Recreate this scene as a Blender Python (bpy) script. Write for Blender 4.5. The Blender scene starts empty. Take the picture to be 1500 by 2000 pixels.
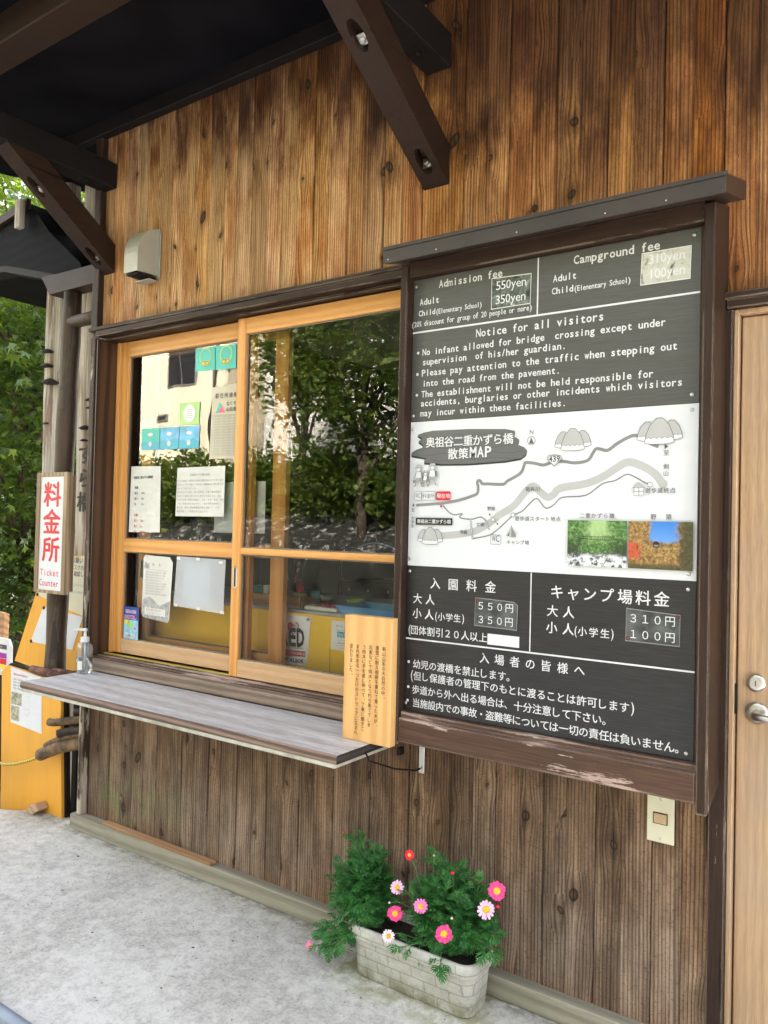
import bpy, bmesh, math, random
import numpy as np
from mathutils import Vector, Matrix
random.seed(7); RNG = np.random.default_rng(11)
SC = bpy.context.scene
COL = SC.collection
R = math.radians

# ------------------------------------------------------------------ camera
cam_d = bpy.data.cameras.new("camera"); CAM = bpy.data.objects.new("camera", cam_d); COL.objects.link(CAM)
YAW, PITCH, ROLL = 0.60663072, 0.01963276, 0.02355378
fwd = Vector((-math.sin(YAW)*math.cos(PITCH), math.cos(YAW)*math.cos(PITCH), math.sin(PITCH)))
rgt = Vector((math.cos(YAW), math.sin(YAW), 0)); upv = rgt.cross(fwd)
r2 = rgt*math.cos(ROLL) + upv*math.sin(ROLL); u2 = upv*math.cos(ROLL) - rgt*math.sin(ROLL)
CAM.matrix_world = Matrix(((r2.x, u2.x, -fwd.x, 0), (r2.y, u2.y, -fwd.y, -2.3), (r2.z, u2.z, -fwd.z, 1.49), (0, 0, 0, 1)))
cam_d.sensor_fit = 'VERTICAL'; cam_d.sensor_height = 36.0; cam_d.lens = 36.0*1529.7/2000.0
cam_d.clip_start = 0.05; cam_d.clip_end = 400
SC.camera = CAM

# ------------------------------------------------------------------ light
SUN_EL, SUN_AZ = R(34), math.atan2(0.42, 0.9)      # sun stands behind the hut, slightly to its right
sd = Vector((math.sin(SUN_AZ)*math.cos(SUN_EL), math.cos(SUN_AZ)*math.cos(SUN_EL), math.sin(SUN_EL)))
W = bpy.data.worlds.new("World"); SC.world = W; W.use_nodes = True
wn = W.node_tree; bg = wn.nodes['Background']
sky = wn.nodes.new('ShaderNodeTexSky'); sky.sky_type = 'NISHITA'; sky.sun_disc = False
sky.sun_elevation = SUN_EL; sky.sun_rotation = SUN_AZ
sky.air_density = 0.8; sky.dust_density = 8.0; sky.ozone_density = 0.0
hz = wn.nodes.new('ShaderNodeHueSaturation'); hz.inputs['Saturation'].default_value = 0.42   # a milky, humid sky
wn.links.new(sky.outputs[0], hz.inputs['Color']); wn.links.new(hz.outputs[0], bg.inputs['Color']); bg.inputs['Strength'].default_value = 0.15
sl = bpy.data.lights.new("sun", 'SUN'); SUN = bpy.data.objects.new("sun", sl); COL.objects.link(SUN)
sl.energy = 4.5; sl.angle = R(0.5); sl.color = (1.0, 0.95, 0.86)
SUN.rotation_euler = sd.to_track_quat('Z', 'Y').to_euler()
SC.view_settings.view_transform = 'Standard'; SC.view_settings.look = 'None'
SC.view_settings.exposure = 3.40; SC.view_settings.gamma = 1.0
SC.cycles.max_bounces = 8; SC.cycles.transparent_max_bounces = 16; SC.cycles.diffuse_bounces = 4
SC.cycles.use_denoising = True

# ------------------------------------------------------------------ node helper
class NT:
    def __init__(s, name):
        s.m = bpy.data.materials.new(name); s.m.use_nodes = True; s.t = s.m.node_tree
        s.p = s.t.nodes['Principled BSDF']; s.out = s.t.nodes['Material Output']
    def put(s, sock, v):
        if isinstance(v, bpy.types.NodeSocket): s.t.links.new(v, sock)
        elif isinstance(v, (tuple, list)) and len(v) == 3 and sock.type == 'RGBA': sock.default_value = (*v, 1)
        else: sock.default_value = v
    def n(s, typ, ins=None, **attr):
        nd = s.t.nodes.new('ShaderNode'+typ)
        for k, v in attr.items(): setattr(nd, k, v)
        for k, v in (ins or {}).items(): s.put(nd.inputs[k], v)
        return nd
    def math(s, op, a, b=0.0, c=0.0, clamp=False):
        nd = s.n('Math', {0: a, 1: b, 2: c}, operation=op); nd.use_clamp = clamp; return nd.outputs[0]
    def vmath(s, op, a, b=(0, 0, 0)):
        nd = s.n('VectorMath', {0: a, 1: b}, operation=op); return nd.outputs['Value' if op in ('LENGTH', 'DISTANCE', 'DOT_PRODUCT') else 'Vector']
    def mix(s, f, a, b, mode='MIX'):
        nd = s.n('Mix', data_type='RGBA', blend_type=mode); s.put(nd.inputs[0], f); s.put(nd.inputs[6], a); s.put(nd.inputs[7], b); return nd.outputs[2]
    def ramp(s, v, *stops):
        nd = s.n('ValToRGB', {0: v}); cr = nd.color_ramp
        while len(cr.elements) < len(stops): cr.elements.new(0.5)
        for e, (p, c) in zip(cr.elements, stops):
            e.position = p; e.color = (c, c, c, 1) if isinstance(c, (int, float)) else (*c, 1)
        return nd.outputs[0]
    def step(s, v, a, b):
        return s.n('MapRange', {0: v, 1: a, 2: b, 3: 0.0, 4: 1.0}, interpolation_type='SMOOTHSTEP').outputs[0]
    def co(s, which='Object'): return s.n('TexCoord').outputs[which]
    def scale(s, v, sc): return s.n('Mapping', {'Vector': v, 'Scale': sc}).outputs[0]
    def noise(s, v, scale=1.0, detail=3.0, rough=0.55, dist=0.0, out='Fac'):
        return s.n('TexNoise', {'Vector': v, 'Scale': scale, 'Detail': detail, 'Roughness': rough, 'Distortion': dist}).outputs[out]
    def set(s, **k):
        names = dict(color='Base Color', rough='Roughness', metal='Metallic', spec='Specular IOR Level', normal='Normal', alpha='Alpha', trans='Transmission Weight', coat='Coat Weight', sheen='Sheen Weight', ior='IOR')
        for a, v in k.items(): s.put(s.p.inputs[names[a]], v)
        return s.m
    def bump(s, h, strength=0.3, dist=0.005, normal=None):
        d = {'Height': h, 'Strength': strength, 'Distance': dist}
        if normal is not None: d['Normal'] = normal
        return s.n('Bump', d).outputs[0]

def plain(name, col, rough=0.6, metal=0.0, var=0.08, sc=6.0, spec=0.5, bump=0.0):
    t = NT(name); c = t.co()
    f = t.noise(c, sc, 4.0, 0.6)
    dark = tuple(x*(1-var*2.2) for x in col); lite = tuple(min(1, x*(1+var)) for x in col)
    k = dict(color=t.mix(t.step(f, 0.3, 0.7), dark, lite), rough=rough, metal=metal, spec=spec)
    if bump: k['normal'] = t.bump(t.noise(c, sc*12, 3), bump, 0.002)
    return t.set(**k)

AXIS = {'z': (1, 1, 0.045), 'x': (0.045, 1, 1), 'y': (1, 0.045, 1)}
def wood(name, light, dark, axis='z', freq=70.0, contrast=0.8, rough=0.6, bump=0.25, rings=0.5, blotch=0.25, spec=0.35, greys=None):
    """planed or weathered timber with long grain along an axis, and cathedral figure from stretched rings"""
    t = NT(name); c = t.co(); rnd = t.n('NewGeometry').outputs['Random Per Island']
    off = t.n('CombineXYZ', {0: t.math('MULTIPLY', rnd, 7.3), 1: t.math('MULTIPLY', rnd, 3.1), 2: t.math('MULTIPLY', rnd, 5.7)}).outputs[0]
    v = t.scale(t.vmath('ADD', c, off), AXIS[axis])
    warp = t.noise(t.scale(t.vmath('ADD', c, off), tuple(0.25 if a < 1 else 2.5 for a in AXIS[axis])), 1.0, 2.0, out='Color')
    v2 = t.vmath('ADD', v, t.n('VectorMath', {0: t.vmath('SUBTRACT', warp, (0.5, 0.5, 0.5)), 'Scale': 0.12}, operation='SCALE').outputs[0])
    fine = t.noise(v2, freq*3.0, 3.0, 0.7)
    ring = t.n('TexWave', {'Vector': v2, 'Scale': freq*0.16, 'Distortion': 3.5, 'Detail': 2.0, 'Detail Scale': 1.2}, wave_type='RINGS', rings_direction='Z' if axis == 'z' else axis.upper()).outputs['Fac']
    g = t.math('ADD', t.math('MULTIPLY', fine, 1-rings), t.math('MULTIPLY', ring, rings))
    g = t.step(g, 0.25, 0.75)
    col = t.mix(t.math('MULTIPLY', g, contrast), light, dark)
    b = t.noise(c, 2.3, 3.0)
    col = t.mix(t.math('MULTIPLY', t.step(b, 0.45, 0.75), blotch), col, tuple(x*0.55 for x in dark) if greys is None else greys)
    return t.set(color=col, rough=rough, spec=spec, normal=t.bump(g, bump, 0.0015))

def painted(name, paint, wear=0.5, bare=(0.42, 0.33, 0.26), axis='z', rough=0.5, edge=0.55, low=None):
    """brown stained timber: paint worn to bare wood along edges and in flakes along the grain"""
    t = NT(name); c = t.co()
    v = t.scale(c, tuple(a if a == 1 else 0.12 for a in AXIS[axis]))
    grain = t.noise(t.scale(c, AXIS[axis]), 160, 3, 0.6)
    flake = t.noise(v, 26.0, 6.0, 0.68)
    big = t.noise(c, 2.2, 3.0)
    geo = t.n('NewGeometry').outputs['Normal']
    bev = t.n('Bevel', {'Radius': 0.010}, samples=4).outputs[0]
    ed = t.math('SUBTRACT', 1.0, t.vmath('DOT_PRODUCT', bev, geo), clamp=True)
    ed = t.math('MULTIPLY', t.step(ed, 0.02, 0.25), edge)
    if low:   # more wear towards the part the rain and hands reach
        z = t.n('SeparateXYZ', {0: c}).outputs[2]
        big = t.math('ADD', big, t.math('MULTIPLY', t.step(z, low[1], low[0]), 0.22))
    m = t.math('ADD', t.math('ADD', t.math('MULTIPLY', flake, 0.9), t.math('MULTIPLY', big, 0.45)), t.math('MULTIPLY', ed, 0.33))
    msk = t.step(m, 1.02-0.33*wear, 1.05-0.33*wear)
    base = t.mix(t.step(grain, 0.3, 0.7), tuple(x*0.72 for x in paint), tuple(x*1.22 for x in paint))
    base = t.mix(t.step(t.noise(c, 5.0, 4.0), 0.4, 0.7), base, tuple(x*0.8+0.004 for x in paint))
    chk = t.step(t.noise(t.scale(c, tuple(1 if a == 1 else 0.018 for a in AXIS[axis])), 46.0, 1.0), 0.745, 0.765)
    base = t.mix(t.math('MULTIPLY', chk, 0.85), base, (0.006, 0.004, 0.003))
    b2 = t.mix(t.step(grain, 0.35, 0.65), bare, tuple(x*0.7 for x in bare))
    return t.set(color=t.mix(msk, base, b2), rough=rough, spec=0.18, normal=t.bump(t.math('SUBTRACT', grain, t.math('MULTIPLY', msk, 1.2)), 0.22, 0.001))

def cladding():
    """weathered cedar boards: raised grain lines bending round knots, cracks, sun-bleached middle and greyed foot"""
    t = NT('weathered_cedar_boards'); c = t.co(); sep = t.n('SeparateXYZ', {0: c}); X, Y, Z = sep.outputs
    rnd = t.n('NewGeometry').outputs['Random Per Island']
    ro = t.math('MULTIPLY', rnd, 41.7)
    pw = t.n('TexWhiteNoise', {'W': rnd}, noise_dimensions='1D').outputs['Color']; pws = t.n('SeparateColor', {0: pw}).outputs
    # knots
    kv = t.n('CombineXYZ', {0: t.math('MULTIPLY', X, 7.0), 1: ro, 2: t.math('MULTIPLY', Z, 4.6)}).outputs[0]
    vor = t.n('TexVoronoi', {'Vector': kv, 'Scale': 1.0, 'Randomness': 1.0}, feature='F1', voronoi_dimensions='3D')
    # voronoi in a slice through 3D: distance measured in the slice only
    dv = t.vmath('SUBTRACT', kv, vor.outputs['Position']); ds = t.n('SeparateXYZ', {0: dv}).outputs
    dx = t.math('DIVIDE', ds[0], 7.0); dz = t.math('DIVIDE', ds[2], 4.6)
    kc = t.n('SeparateColor', {0: vor.outputs['Color']}).outputs
    tilt = t.math('MULTIPLY', t.math('SUBTRACT', kc[1], 0.5), 1.6)
    dzt = t.math('ADD', dz, t.math('MULTIPLY', dx, tilt))
    asp = t.math('ADD', 0.45, t.math('MULTIPLY', kc[0], 1.0)); r2 = t.math('ADD', t.math('MULTIPLY', t.math('MULTIPLY', dx, dx), asp), t.math('DIVIDE', t.math('MULTIPLY', dzt, dzt), asp))
    r = t.math('SQRT', r2)
    wob = t.math('MULTIPLY', t.math('SUBTRACT', t.noise(c, 60, 2), 0.5), 0.006)
    has = t.step(kc[0], 0.56, 0.58)
    ksize = t.math('ADD', 0.0055, t.math('MULTIPLY', t.math('POWER', kc[2], 2.0), 0.017))
    krel = t.math('DIVIDE', t.math('ADD', r, wob), ksize)
    knot = t.math('MULTIPLY', t.step(krel, 1.25, 0.8), has)
    halo = t.math('MULTIPLY', t.step(krel, 4.0, 1.0), has)
    # vertical slit running out of the knots
    dzo = t.math('ABSOLUTE', dz)
    slit = t.math('MULTIPLY', t.step(t.math('ABSOLUTE', t.math('ADD', dx, t.math('MULTIPLY', wob, 0.35))), 0.0032, 0.0012), t.step(dzo, t.math('ADD', 0.01, t.math('MULTIPLY', kc[1], 0.11)), 0.004))
    slit = t.math('MULTIPLY', slit, t.math('MULTIPLY', has, t.step(kc[2], 0.55, 0.60)))
    bend = t.math('MULTIPLY', t.math('MULTIPLY', dx, t.n('Math', {0: t.math('MULTIPLY', t.math('ADD', t.math('MULTIPLY', dx, dx), t.math('MULTIPLY', t.math('MULTIPLY', dz, dz), 0.2)), -900.0)}, operation='EXPONENT').outputs[0]), t.math('MULTIPLY', has, -0.75))
    wv = t.n('CombineXYZ', {0: t.math('MULTIPLY', X, 2.0), 1: ro, 2: t.math('MULTIPLY', Z, 0.55)}).outputs[0]
    wx = t.math('MULTIPLY', t.math('SUBTRACT', t.noise(wv, 1.0, 1.5), 0.5), 0.055)
    gx = t.math('ADD', t.math('ADD', X, bend), wx)
    gv = t.n('CombineXYZ', {0: gx, 1: t.math('MULTIPLY', ro, 0.1), 2: t.math('MULTIPLY', Z, 0.008)}).outputs[0]
    g1 = t.noise(gv, 130.0, 1.5, 0.5); g2 = t.noise(gv, 430.0, 2.0, 0.6)
    band = t.math('ADD', 0.5, t.math('MULTIPLY', t.math('SINE', t.math('MULTIPLY', t.math('ADD', gx, t.math('MULTIPLY', g1, 0.012)), 560.0)), 0.5))
    lines = t.math('POWER', band, 2.6)
    soft = t.step(t.noise(t.n('CombineXYZ', {0: gx, 1: ro, 2: t.math('MULTIPLY', Z, 0.12)}).outputs[0], 34.0, 4.0, 0.65), 0.38, 0.66)
    streak = t.step(t.math('ADD', t.math('MULTIPLY', g1, 0.5), t.math('MULTIPLY', g2, 0.5)), 0.42, 0.62)
    pores = t.step(t.noise(t.n('CombineXYZ', {0: gx, 1: ro, 2: t.math('MULTIPLY', Z, 0.30)}).outputs[0], 260.0, 3.0, 0.7), 0.52, 0.72)
    cracks = t.step(t.noise(t.n('CombineXYZ', {0: gx, 1: ro, 2: t.math('MULTIPLY', Z, 0.04)}).outputs[0], 58.0, 1.0), 0.775, 0.800)
    chk = t.noise(t.n('CombineXYZ', {0: t.math('MULTIPLY', X, 0.45), 1: ro, 2: Z}).outputs[0], 210.0, 2.0, 0.6)
    big = t.noise(t.n('CombineXYZ', {0: t.math('MULTIPLY', X, 3.0), 1: ro, 2: t.math('MULTIPLY', Z, 1.3)}).outputs[0], 1.4, 5.0, 0.65)
    edge = t.math('ADD', Z, t.math('MULTIPLY', t.math('SUBTRACT', big, 0.5), 0.75))
    patch = t.noise(t.n('CombineXYZ', {0: t.math('MULTIPLY', X, 5.0), 1: ro, 2: t.math('MULTIPLY', Z, 1.5)}).outputs[0], 2.2, 5.0, 0.68)
    # greyed foot and bleached tan band from weathering; darker red-brown towards the top
    tan, orange, topbrown = (0.57, 0.325, 0.138), (0.36, 0.122, 0.024), (0.062, 0.020, 0.007)
    tan2 = t.mix(t.step(X, -2.2, -0.9), tan, (0.56, 0.245, 0.064))
    topdark = t.step(t.math('ADD', edge, t.math('ADD', t.math('MULTIPLY', t.math('SUBTRACT', patch, 0.5), 0.9), t.math('MULTIPLY', t.math('ADD', X, 1.9), 0.28))), 2.68, 3.22)
    upper = t.mix(t.math('MULTIPLY', t.step(t.math('ADD', patch, t.math('ADD', t.math('MULTIPLY', pws[0], 0.16), t.math('MULTIPLY', t.step(X, -2.6, -0.6), 0.14))), 0.50, 0.80), 0.85), tan2, orange)
    upper = t.mix(topdark, upper, t.mix(t.step(patch, 0.35, 0.7), (0.16, 0.062, 0.018), topbrown))
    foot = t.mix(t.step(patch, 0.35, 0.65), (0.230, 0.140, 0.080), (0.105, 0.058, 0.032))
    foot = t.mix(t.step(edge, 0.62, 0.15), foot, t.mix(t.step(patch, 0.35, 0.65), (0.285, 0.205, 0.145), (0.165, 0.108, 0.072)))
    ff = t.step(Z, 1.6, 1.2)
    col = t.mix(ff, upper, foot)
    red = t.math('MULTIPLY', t.step(edge, 0.26, 0.08), t.step(big, 0.35, 0.6))
    col = t.mix(t.math('MULTIPLY', red, 0.7), col, (0.24, 0.125, 0.07))
    green = t.math('MULTIPLY', t.math('MULTIPLY', t.step(X, -2.3, -3.0), t.step(edge, 0.5, 0.2)), t.step(t.noise(c, 6, 3), 0.42, 0.62))
    col = t.mix(t.math('MULTIPLY', green, 0.6), col, (0.19, 0.19, 0.080))
    hs = t.n('HueSaturation', {'Hue': t.math('ADD', 0.497, t.math('MULTIPLY', pws[1], 0.006)), 'Saturation': t.math('ADD', 0.92, t.math('MULTIPLY', pws[2], 0.14)), 'Value': t.math('ADD', 0.78, t.math('MULTIPLY', pws[0], 0.42)), 'Color': col}).outputs[0]
    dk = t.n('HueSaturation', {'Saturation': 1.12, 'Value': 0.25, 'Color': hs}).outputs[0]
    pale = t.n('HueSaturation', {'Saturation': 0.84, 'Value': 1.55, 'Color': hs}).outputs[0]
    hs = t.mix(t.math('MULTIPLY', streak, 0.55), hs, pale)
    hs = t.mix(t.math('MULTIPLY', soft, 0.38), hs, dk)
    hs = t.mix(t.math('MULTIPLY', lines, 0.78), hs, dk)
    hs = t.mix(t.math('MULTIPLY', pores, 0.40), hs, dk)
    hs = t.mix(t.math('MULTIPLY', t.step(chk, 0.56, 0.70), t.math('ADD', 0.22, t.math('MULTIPLY', ff, 0.22))), hs, t.mix(0.5, dk, (0.012, 0.008, 0.005)))
    hs = t.mix(t.math('MULTIPLY', halo, 0.45), hs, t.mix(0.6, dk, (0.06, 0.026, 0.010)))
    kcol = t.mix(t.step(krel, 0.35, 0.95), (0.085, 0.046, 0.022), (0.012, 0.007, 0.005))
    hs = t.mix(knot, hs, kcol)
    hs = t.mix(t.math('MULTIPLY', t.math('MAXIMUM', slit, cracks), 0.94), hs, (0.008, 0.005, 0.004))
    h = t.math('SUBTRACT', t.math('ADD', t.math('MULTIPLY', streak, 0.4), t.math('MULTIPLY', knot, 0.6)), t.math('ADD', t.math('MULTIPLY', lines, 1.0), t.math('MULTIPLY', t.math('MAXIMUM', slit, cracks), 3.0)))
    h = t.math('ADD', h, t.math('MULTIPLY', chk, 0.3))
    return t.set(color=hs, rough=0.72, spec=0.25, normal=t.bump(h, 0.5, 0.0022))

def concrete():
    t = NT('aged_concrete'); c = t.co(); sep = t.n('SeparateXYZ', {0: c}); X, Y, Z = sep.outputs
    a = t.noise(c, 1.3, 4.0, 0.6); b = t.noise(c, 26.0, 6.0, 0.72, 0.3); f = t.noise(c, 85.0, 4.0, 0.75); ff = t.noise(c, 260.0, 2.0)
    wash = t.step(t.math('ADD', t.math('MULTIPLY', b, 0.55), t.math('MULTIPLY', a, 0.8)), 0.52, 0.82)
    col = t.mix(wash, (0.61, 0.59, 0.555), (0.44, 0.42, 0.385))
    sk = t.step(t.math('ADD', t.math('MULTIPLY', f, 0.75), t.math('MULTIPLY', b, 0.35)), 0.50, 0.66)
    col = t.mix(t.math('MULTIPLY', sk, t.math('ADD', 0.14, t.math('MULTIPLY', wash, 0.30))), col, (0.20, 0.19, 0.175))
    col = t.mix(t.math('MULTIPLY', t.step(ff, 0.62, 0.75), 0.22), col, (0.66, 0.65, 0.63))
    vor = t.n('TexVoronoi', {'Vector': c, 'Scale': 34.0}); vc = t.n('SeparateColor', {0: vor.outputs['Color']}).outputs
    pit = t.math('MULTIPLY', t.step(t.math('ADD', vor.outputs['Distance'], t.math('MULTIPLY', ff, 0.10)), t.math('ADD', 0.07, t.math('MULTIPLY', t.math('POWER', vc[0], 3.0), 0.10)), 0.06), t.step(vc[1], 0.80, 0.82))
    col = t.mix(t.math('MULTIPLY', pit, 0.8), col, (0.055, 0.045, 0.035))
    # moss creeping from the sill beam and around the planter's foot
    px = t.math('MAXIMUM', t.math('ABSOLUTE', t.math('ADD', X, 1.33)), 0.0)
    dpl = t.math('MAXIMUM', t.math('SUBTRACT', px, 0.25), t.math('SUBTRACT', t.math('ABSOLUTE', t.math('ADD', Y, 0.135)), 0.095))
    near = t.math('MAXIMUM', t.step(dpl, 0.10, 0.0), t.math('MULTIPLY', t.step(Y, -0.20, -0.07), 0.40))
    moss = t.math('MULTIPLY', near, t.step(t.noise(c, 16.0, 5.0, 0.7), 0.36, 0.62))
    col = t.mix(t.math('MULTIPLY', moss, 0.72), col, (0.23, 0.225, 0.085))
    seam = t.math('MULTIPLY', t.step(Y, -0.085, -0.06), t.step(t.noise(c, 24, 4), 0.4, 0.6))
    col = t.mix(t.math('MULTIPLY', seam, 0.5), col, (0.10, 0.095, 0.07))
    h = t.math('SUBTRACT', t.math('ADD', t.math('MULTIPLY', f, 0.8), t.math('MULTIPLY', b, 0.8)), t.math('MULTIPLY', pit, 1.5))
    return t.set(color=col, rough=0.85, spec=0.25, normal=t.bump(h, 0.55, 0.006))

def glass_mat():
    t = NT('window_glass')
    fr = t.n('Fresnel', {'IOR': 1.53}).outputs[0]
    tr = t.n('BsdfTransparent', {'Color': (0.99, 0.995, 0.99)}).outputs[0]
    gl = t.n('BsdfGlossy', {'Color': (1, 1, 1), 'Roughness': 0.0}).outputs[0]
    gl_n = gl.node; gl_n.inputs['Normal']
    w = t.noise(t.co(), 2.2, 2.0); t.put(gl_n.inputs['Normal'], t.bump(w, 0.06, 0.02))
    mx = t.n('MixShader', {0: t.math('MULTIPLY', fr, 1.12, clamp=True), 1: tr, 2: gl}).outputs[0]
    t.t.links.new(mx, t.out.inputs['Surface']); return t.m

def leaf_mat(name, a, b, c3, trans=0.35, rough=0.45):
    t = NT(name); rnd = t.n('NewGeometry').outputs['Random Per Island']
    n = t.noise(t.co(), 1.4, 3.0)
    col = t.ramp(rnd, (0.0, a), (0.55, b), (1.0, c3))
    col = t.mix(t.step(n, 0.3, 0.75), t.mix(0.6, col, a), col)
    t.set(color=col, rough=rough, spec=0.35)
    tl = t.n('BsdfTranslucent', {'Color': t.mix(0.5, col, (0.30, 0.42, 0.03))}).outputs[0]
    mx = t.n('MixShader', {0: trans, 1: t.p.outputs[0], 2: tl}).outputs[0]
    t.t.links.new(mx, t.out.inputs['Surface']); return t.m

def photo_mat(name, cols, sc, axis_mix=None):
    """a small printed photograph: blotches of its own inks"""
    t = NT(name); c = t.co()
    n = t.noise(c, sc, 6.0, 0.7, 0.6)
    k = len(cols)
    col = t.ramp(n, *[(0.28+0.44*i/(k-1), q) for i, q in enumerate(cols)])
    return t.set(color=col, rough=0.4)

M = {}
def build_materials():
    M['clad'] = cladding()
    M['brown'] = painted('brown_stained_timber', (0.030, 0.017, 0.012), 0.16, axis='y', rough=0.45, edge=0.35)
    M['brown_x'] = painted('brown_painted_rail', (0.037, 0.021, 0.014), 0.42, axis='x', edge=0.8)
    M['brown_z'] = painted('brown_painted_post', (0.034, 0.019, 0.013), 0.36, axis='z', edge=0.9, low=(0.7, 1.5))
    M['brown_rail'] = painted('worn_brown_rail', (0.085, 0.048, 0.033), 0.85, bare=(0.46, 0.34, 0.29), axis='x', edge=0.9)
    M['corner'] = painted('peeling_corner_post', (0.060, 0.036, 0.025), 0.72, bare=(0.50, 0.42, 0.33), axis='z', edge=1.0, low=(0.0, 1.0))
    M['cap'] = plain('brown_sheet_metal', (0.032, 0.022, 0.018), 0.45, 0.0, 0.10, 3.0)
    M['darkjamb'] = wood('dark_stained_jamb', (0.085, 0.042, 0.022), (0.028, 0.015, 0.009), 'z', 60, 0.9, 0.45, 0.1)
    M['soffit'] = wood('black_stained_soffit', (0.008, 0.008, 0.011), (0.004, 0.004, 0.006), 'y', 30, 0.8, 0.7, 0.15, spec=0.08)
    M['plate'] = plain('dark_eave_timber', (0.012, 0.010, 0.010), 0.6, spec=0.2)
    M['sash_z'] = wood('honey_sash_wood', (0.74, 0.365, 0.105), (0.56, 0.220, 0.050), 'z', 60, 0.70, 0.42, 0.06, 0.35, 0.12, greys=(0.60, 0.27, 0.08))
    M['sash_x'] = wood('honey_rail_wood', (0.74, 0.375, 0.115), (0.56, 0.230, 0.055), 'x', 60, 0.70, 0.42, 0.06, 0.35, 0.12, greys=(0.62, 0.30, 0.10))
    M['sash_low'] = wood('faded_bottom_rail', (0.64, 0.415, 0.235), (0.46, 0.265, 0.135), 'x', 60, 0.65, 0.5, 0.08, 0.2, 0.2, greys=(0.50, 0.31, 0.17))
    M['weather_x'] = wood('bare_weathered_sill', (0.30, 0.225, 0.175), (0.11, 0.075, 0.052), 'x', 90, 0.8, 0.7, 0.4, 0.3, 0.35, greys=(0.13, 0.095, 0.07))
    M['shelf'] = wood('silvered_shelf_wood', (0.68, 0.665, 0.67), (0.21, 0.18, 0.165), 'x', 75, 0.85, 0.50, 0.35, 0.12, 0.30, greys=(0.48, 0.43, 0.40))
    M['shelfedge'] = wood('shelf_edge_wood', (0.26, 0.18, 0.14), (0.075, 0.045, 0.035), 'x', 80, 0.9, 0.7, 0.4, 0.4)
    M['shelfend'] = wood('dark_end_grain', (0.06, 0.05, 0.045), (0.012, 0.010, 0.010), 'y', 90, 0.9, 0.7, 0.5, 0.2)
    M['sillbeam'] = wood('green_grey_sill_beam', (0.33, 0.305, 0.235), (0.14, 0.12, 0.09), 'x', 50, 0.6, 0.8, 0.35, 0.3, 0.35, greys=(0.24, 0.235, 0.15))
    M['batten'] = wood('fresh_batten_wood', (0.42, 0.24, 0.12), (0.22, 0.115, 0.055), 'x', 60, 0.7, 0.7, 0.3)
    M['plaque'] = wood('pale_plaque_wood', (0.70, 0.41, 0.160), (0.54, 0.275, 0.086), 'z', 44, 0.55, 0.5, 0.08, 0.55, 0.08, greys=(0.64, 0.36, 0.14))
    M['door'] = wood('tan_door_veneer', (0.49, 0.335, 0.200), (0.28, 0.175, 0.105), 'z', 75, 0.75, 0.5, 0.15, 0.15, 0.65, greys=(0.34, 0.26, 0.20))
    M['log'] = None
    M['concrete'] = concrete()
    M['glass'] = glass_mat()
    M['white'] = plain('white_ink', (0.62, 0.63, 0.64), 0.5, var=0.01)
    M['panelwhite'] = plain('white_print_panel', (0.62, 0.635, 0.66), 0.35, var=0.015, sc=2)
    M['posterwhite'] = plain('poster_white', (0.86, 0.86, 0.86), 0.4, var=0.01, sc=2)
    M['black'] = plain('black_ink', (0.012, 0.012, 0.013), 0.5, var=0.02)
    M['ink'] = plain('grey_black_ink', (0.05, 0.05, 0.055), 0.5, var=0.02)
    M['grey1'] = plain('road_grey_ink', (0.20, 0.20, 0.205), 0.4, var=0.01); M['grey2'] = plain('river_grey_ink', (0.40, 0.40, 0.40), 0.4, var=0.01)
    M['grey3'] = plain('plank_grey_ink', (0.11, 0.11, 0.115), 0.4, var=0.03)
    M['red'] = plain('red_ink', (0.56, 0.003, 0.018), 0.45, var=0.02)
    M['pinkink'] = plain('pink_ink', (0.80, 0.10, 0.22), 0.45, var=0.02)
    M['blueink'] = plain('blue_ink', (0.015, 0.05, 0.33), 0.4, var=0.02); M['cyan'] = plain('cyan_ink', (0.03, 0.38, 0.52), 0.4, var=0.02)
    M['teal'] = plain('teal_card', (0.02, 0.50, 0.43), 0.4, var=0.05); M['sky'] = plain('sky_blue_card', (0.10, 0.43, 0.70), 0.4, var=0.15, sc=20)
    M['greenink'] = plain('green_card', (0.35, 0.62, 0.20), 0.4, var=0.05); M['yellowink'] = plain('yellow_ink', (0.82, 0.62, 0.03), 0.4, var=0.02)
    M['paper'] = plain('paper', (0.66, 0.65, 0.60), 0.7, var=0.03, sc=9); M['paper2'] = plain('yellowed_paper', (0.62, 0.57, 0.43), 0.7, var=0.03, sc=9)
    M['steel'] = plain('brushed_steel', (0.60, 0.58, 0.55), 0.28, 1.0, 0.06); M['chrome'] = plain('chrome', (0.75, 0.76, 0.78), 0.08, 1.0, 0.02)
    M['yellowboard'] = wood('yellow_painted_board', (0.74, 0.36, 0.040), (0.62, 0.285, 0.032), 'z', 30, 0.5, 0.5, 0.06, 0.1, 0.30, greys=(0.45, 0.27, 0.06))
    M['counter'] = plain('yellow_counter', (0.98, 0.60, 0.012), 0.45, var=0.03, sc=2)
    t = NT('grey_sign_laminate'); c = t.co(); g = t.noise(t.scale(c, (0.03, 1, 1)), 330, 3, 0.6)
    M['signglare'] = t.set(color=t.mix(t.step(g, 0.3, 0.7), (0.055, 0.054, 0.051), (0.078, 0.076, 0.072)), rough=0.42, spec=0.5)  # paler copy of the laminate: sky glare painted into its grey
    t = NT('grey_sign_laminate_dark'); c = t.co(); g = t.noise(t.scale(c, (0.03, 1, 1)), 330, 3, 0.6)
    M['signgrey'] = t.set(color=t.mix(t.step(g, 0.35, 0.7), (0.013, 0.012, 0.013), (0.028, 0.026, 0.027)), rough=0.36, spec=0.5)

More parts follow.
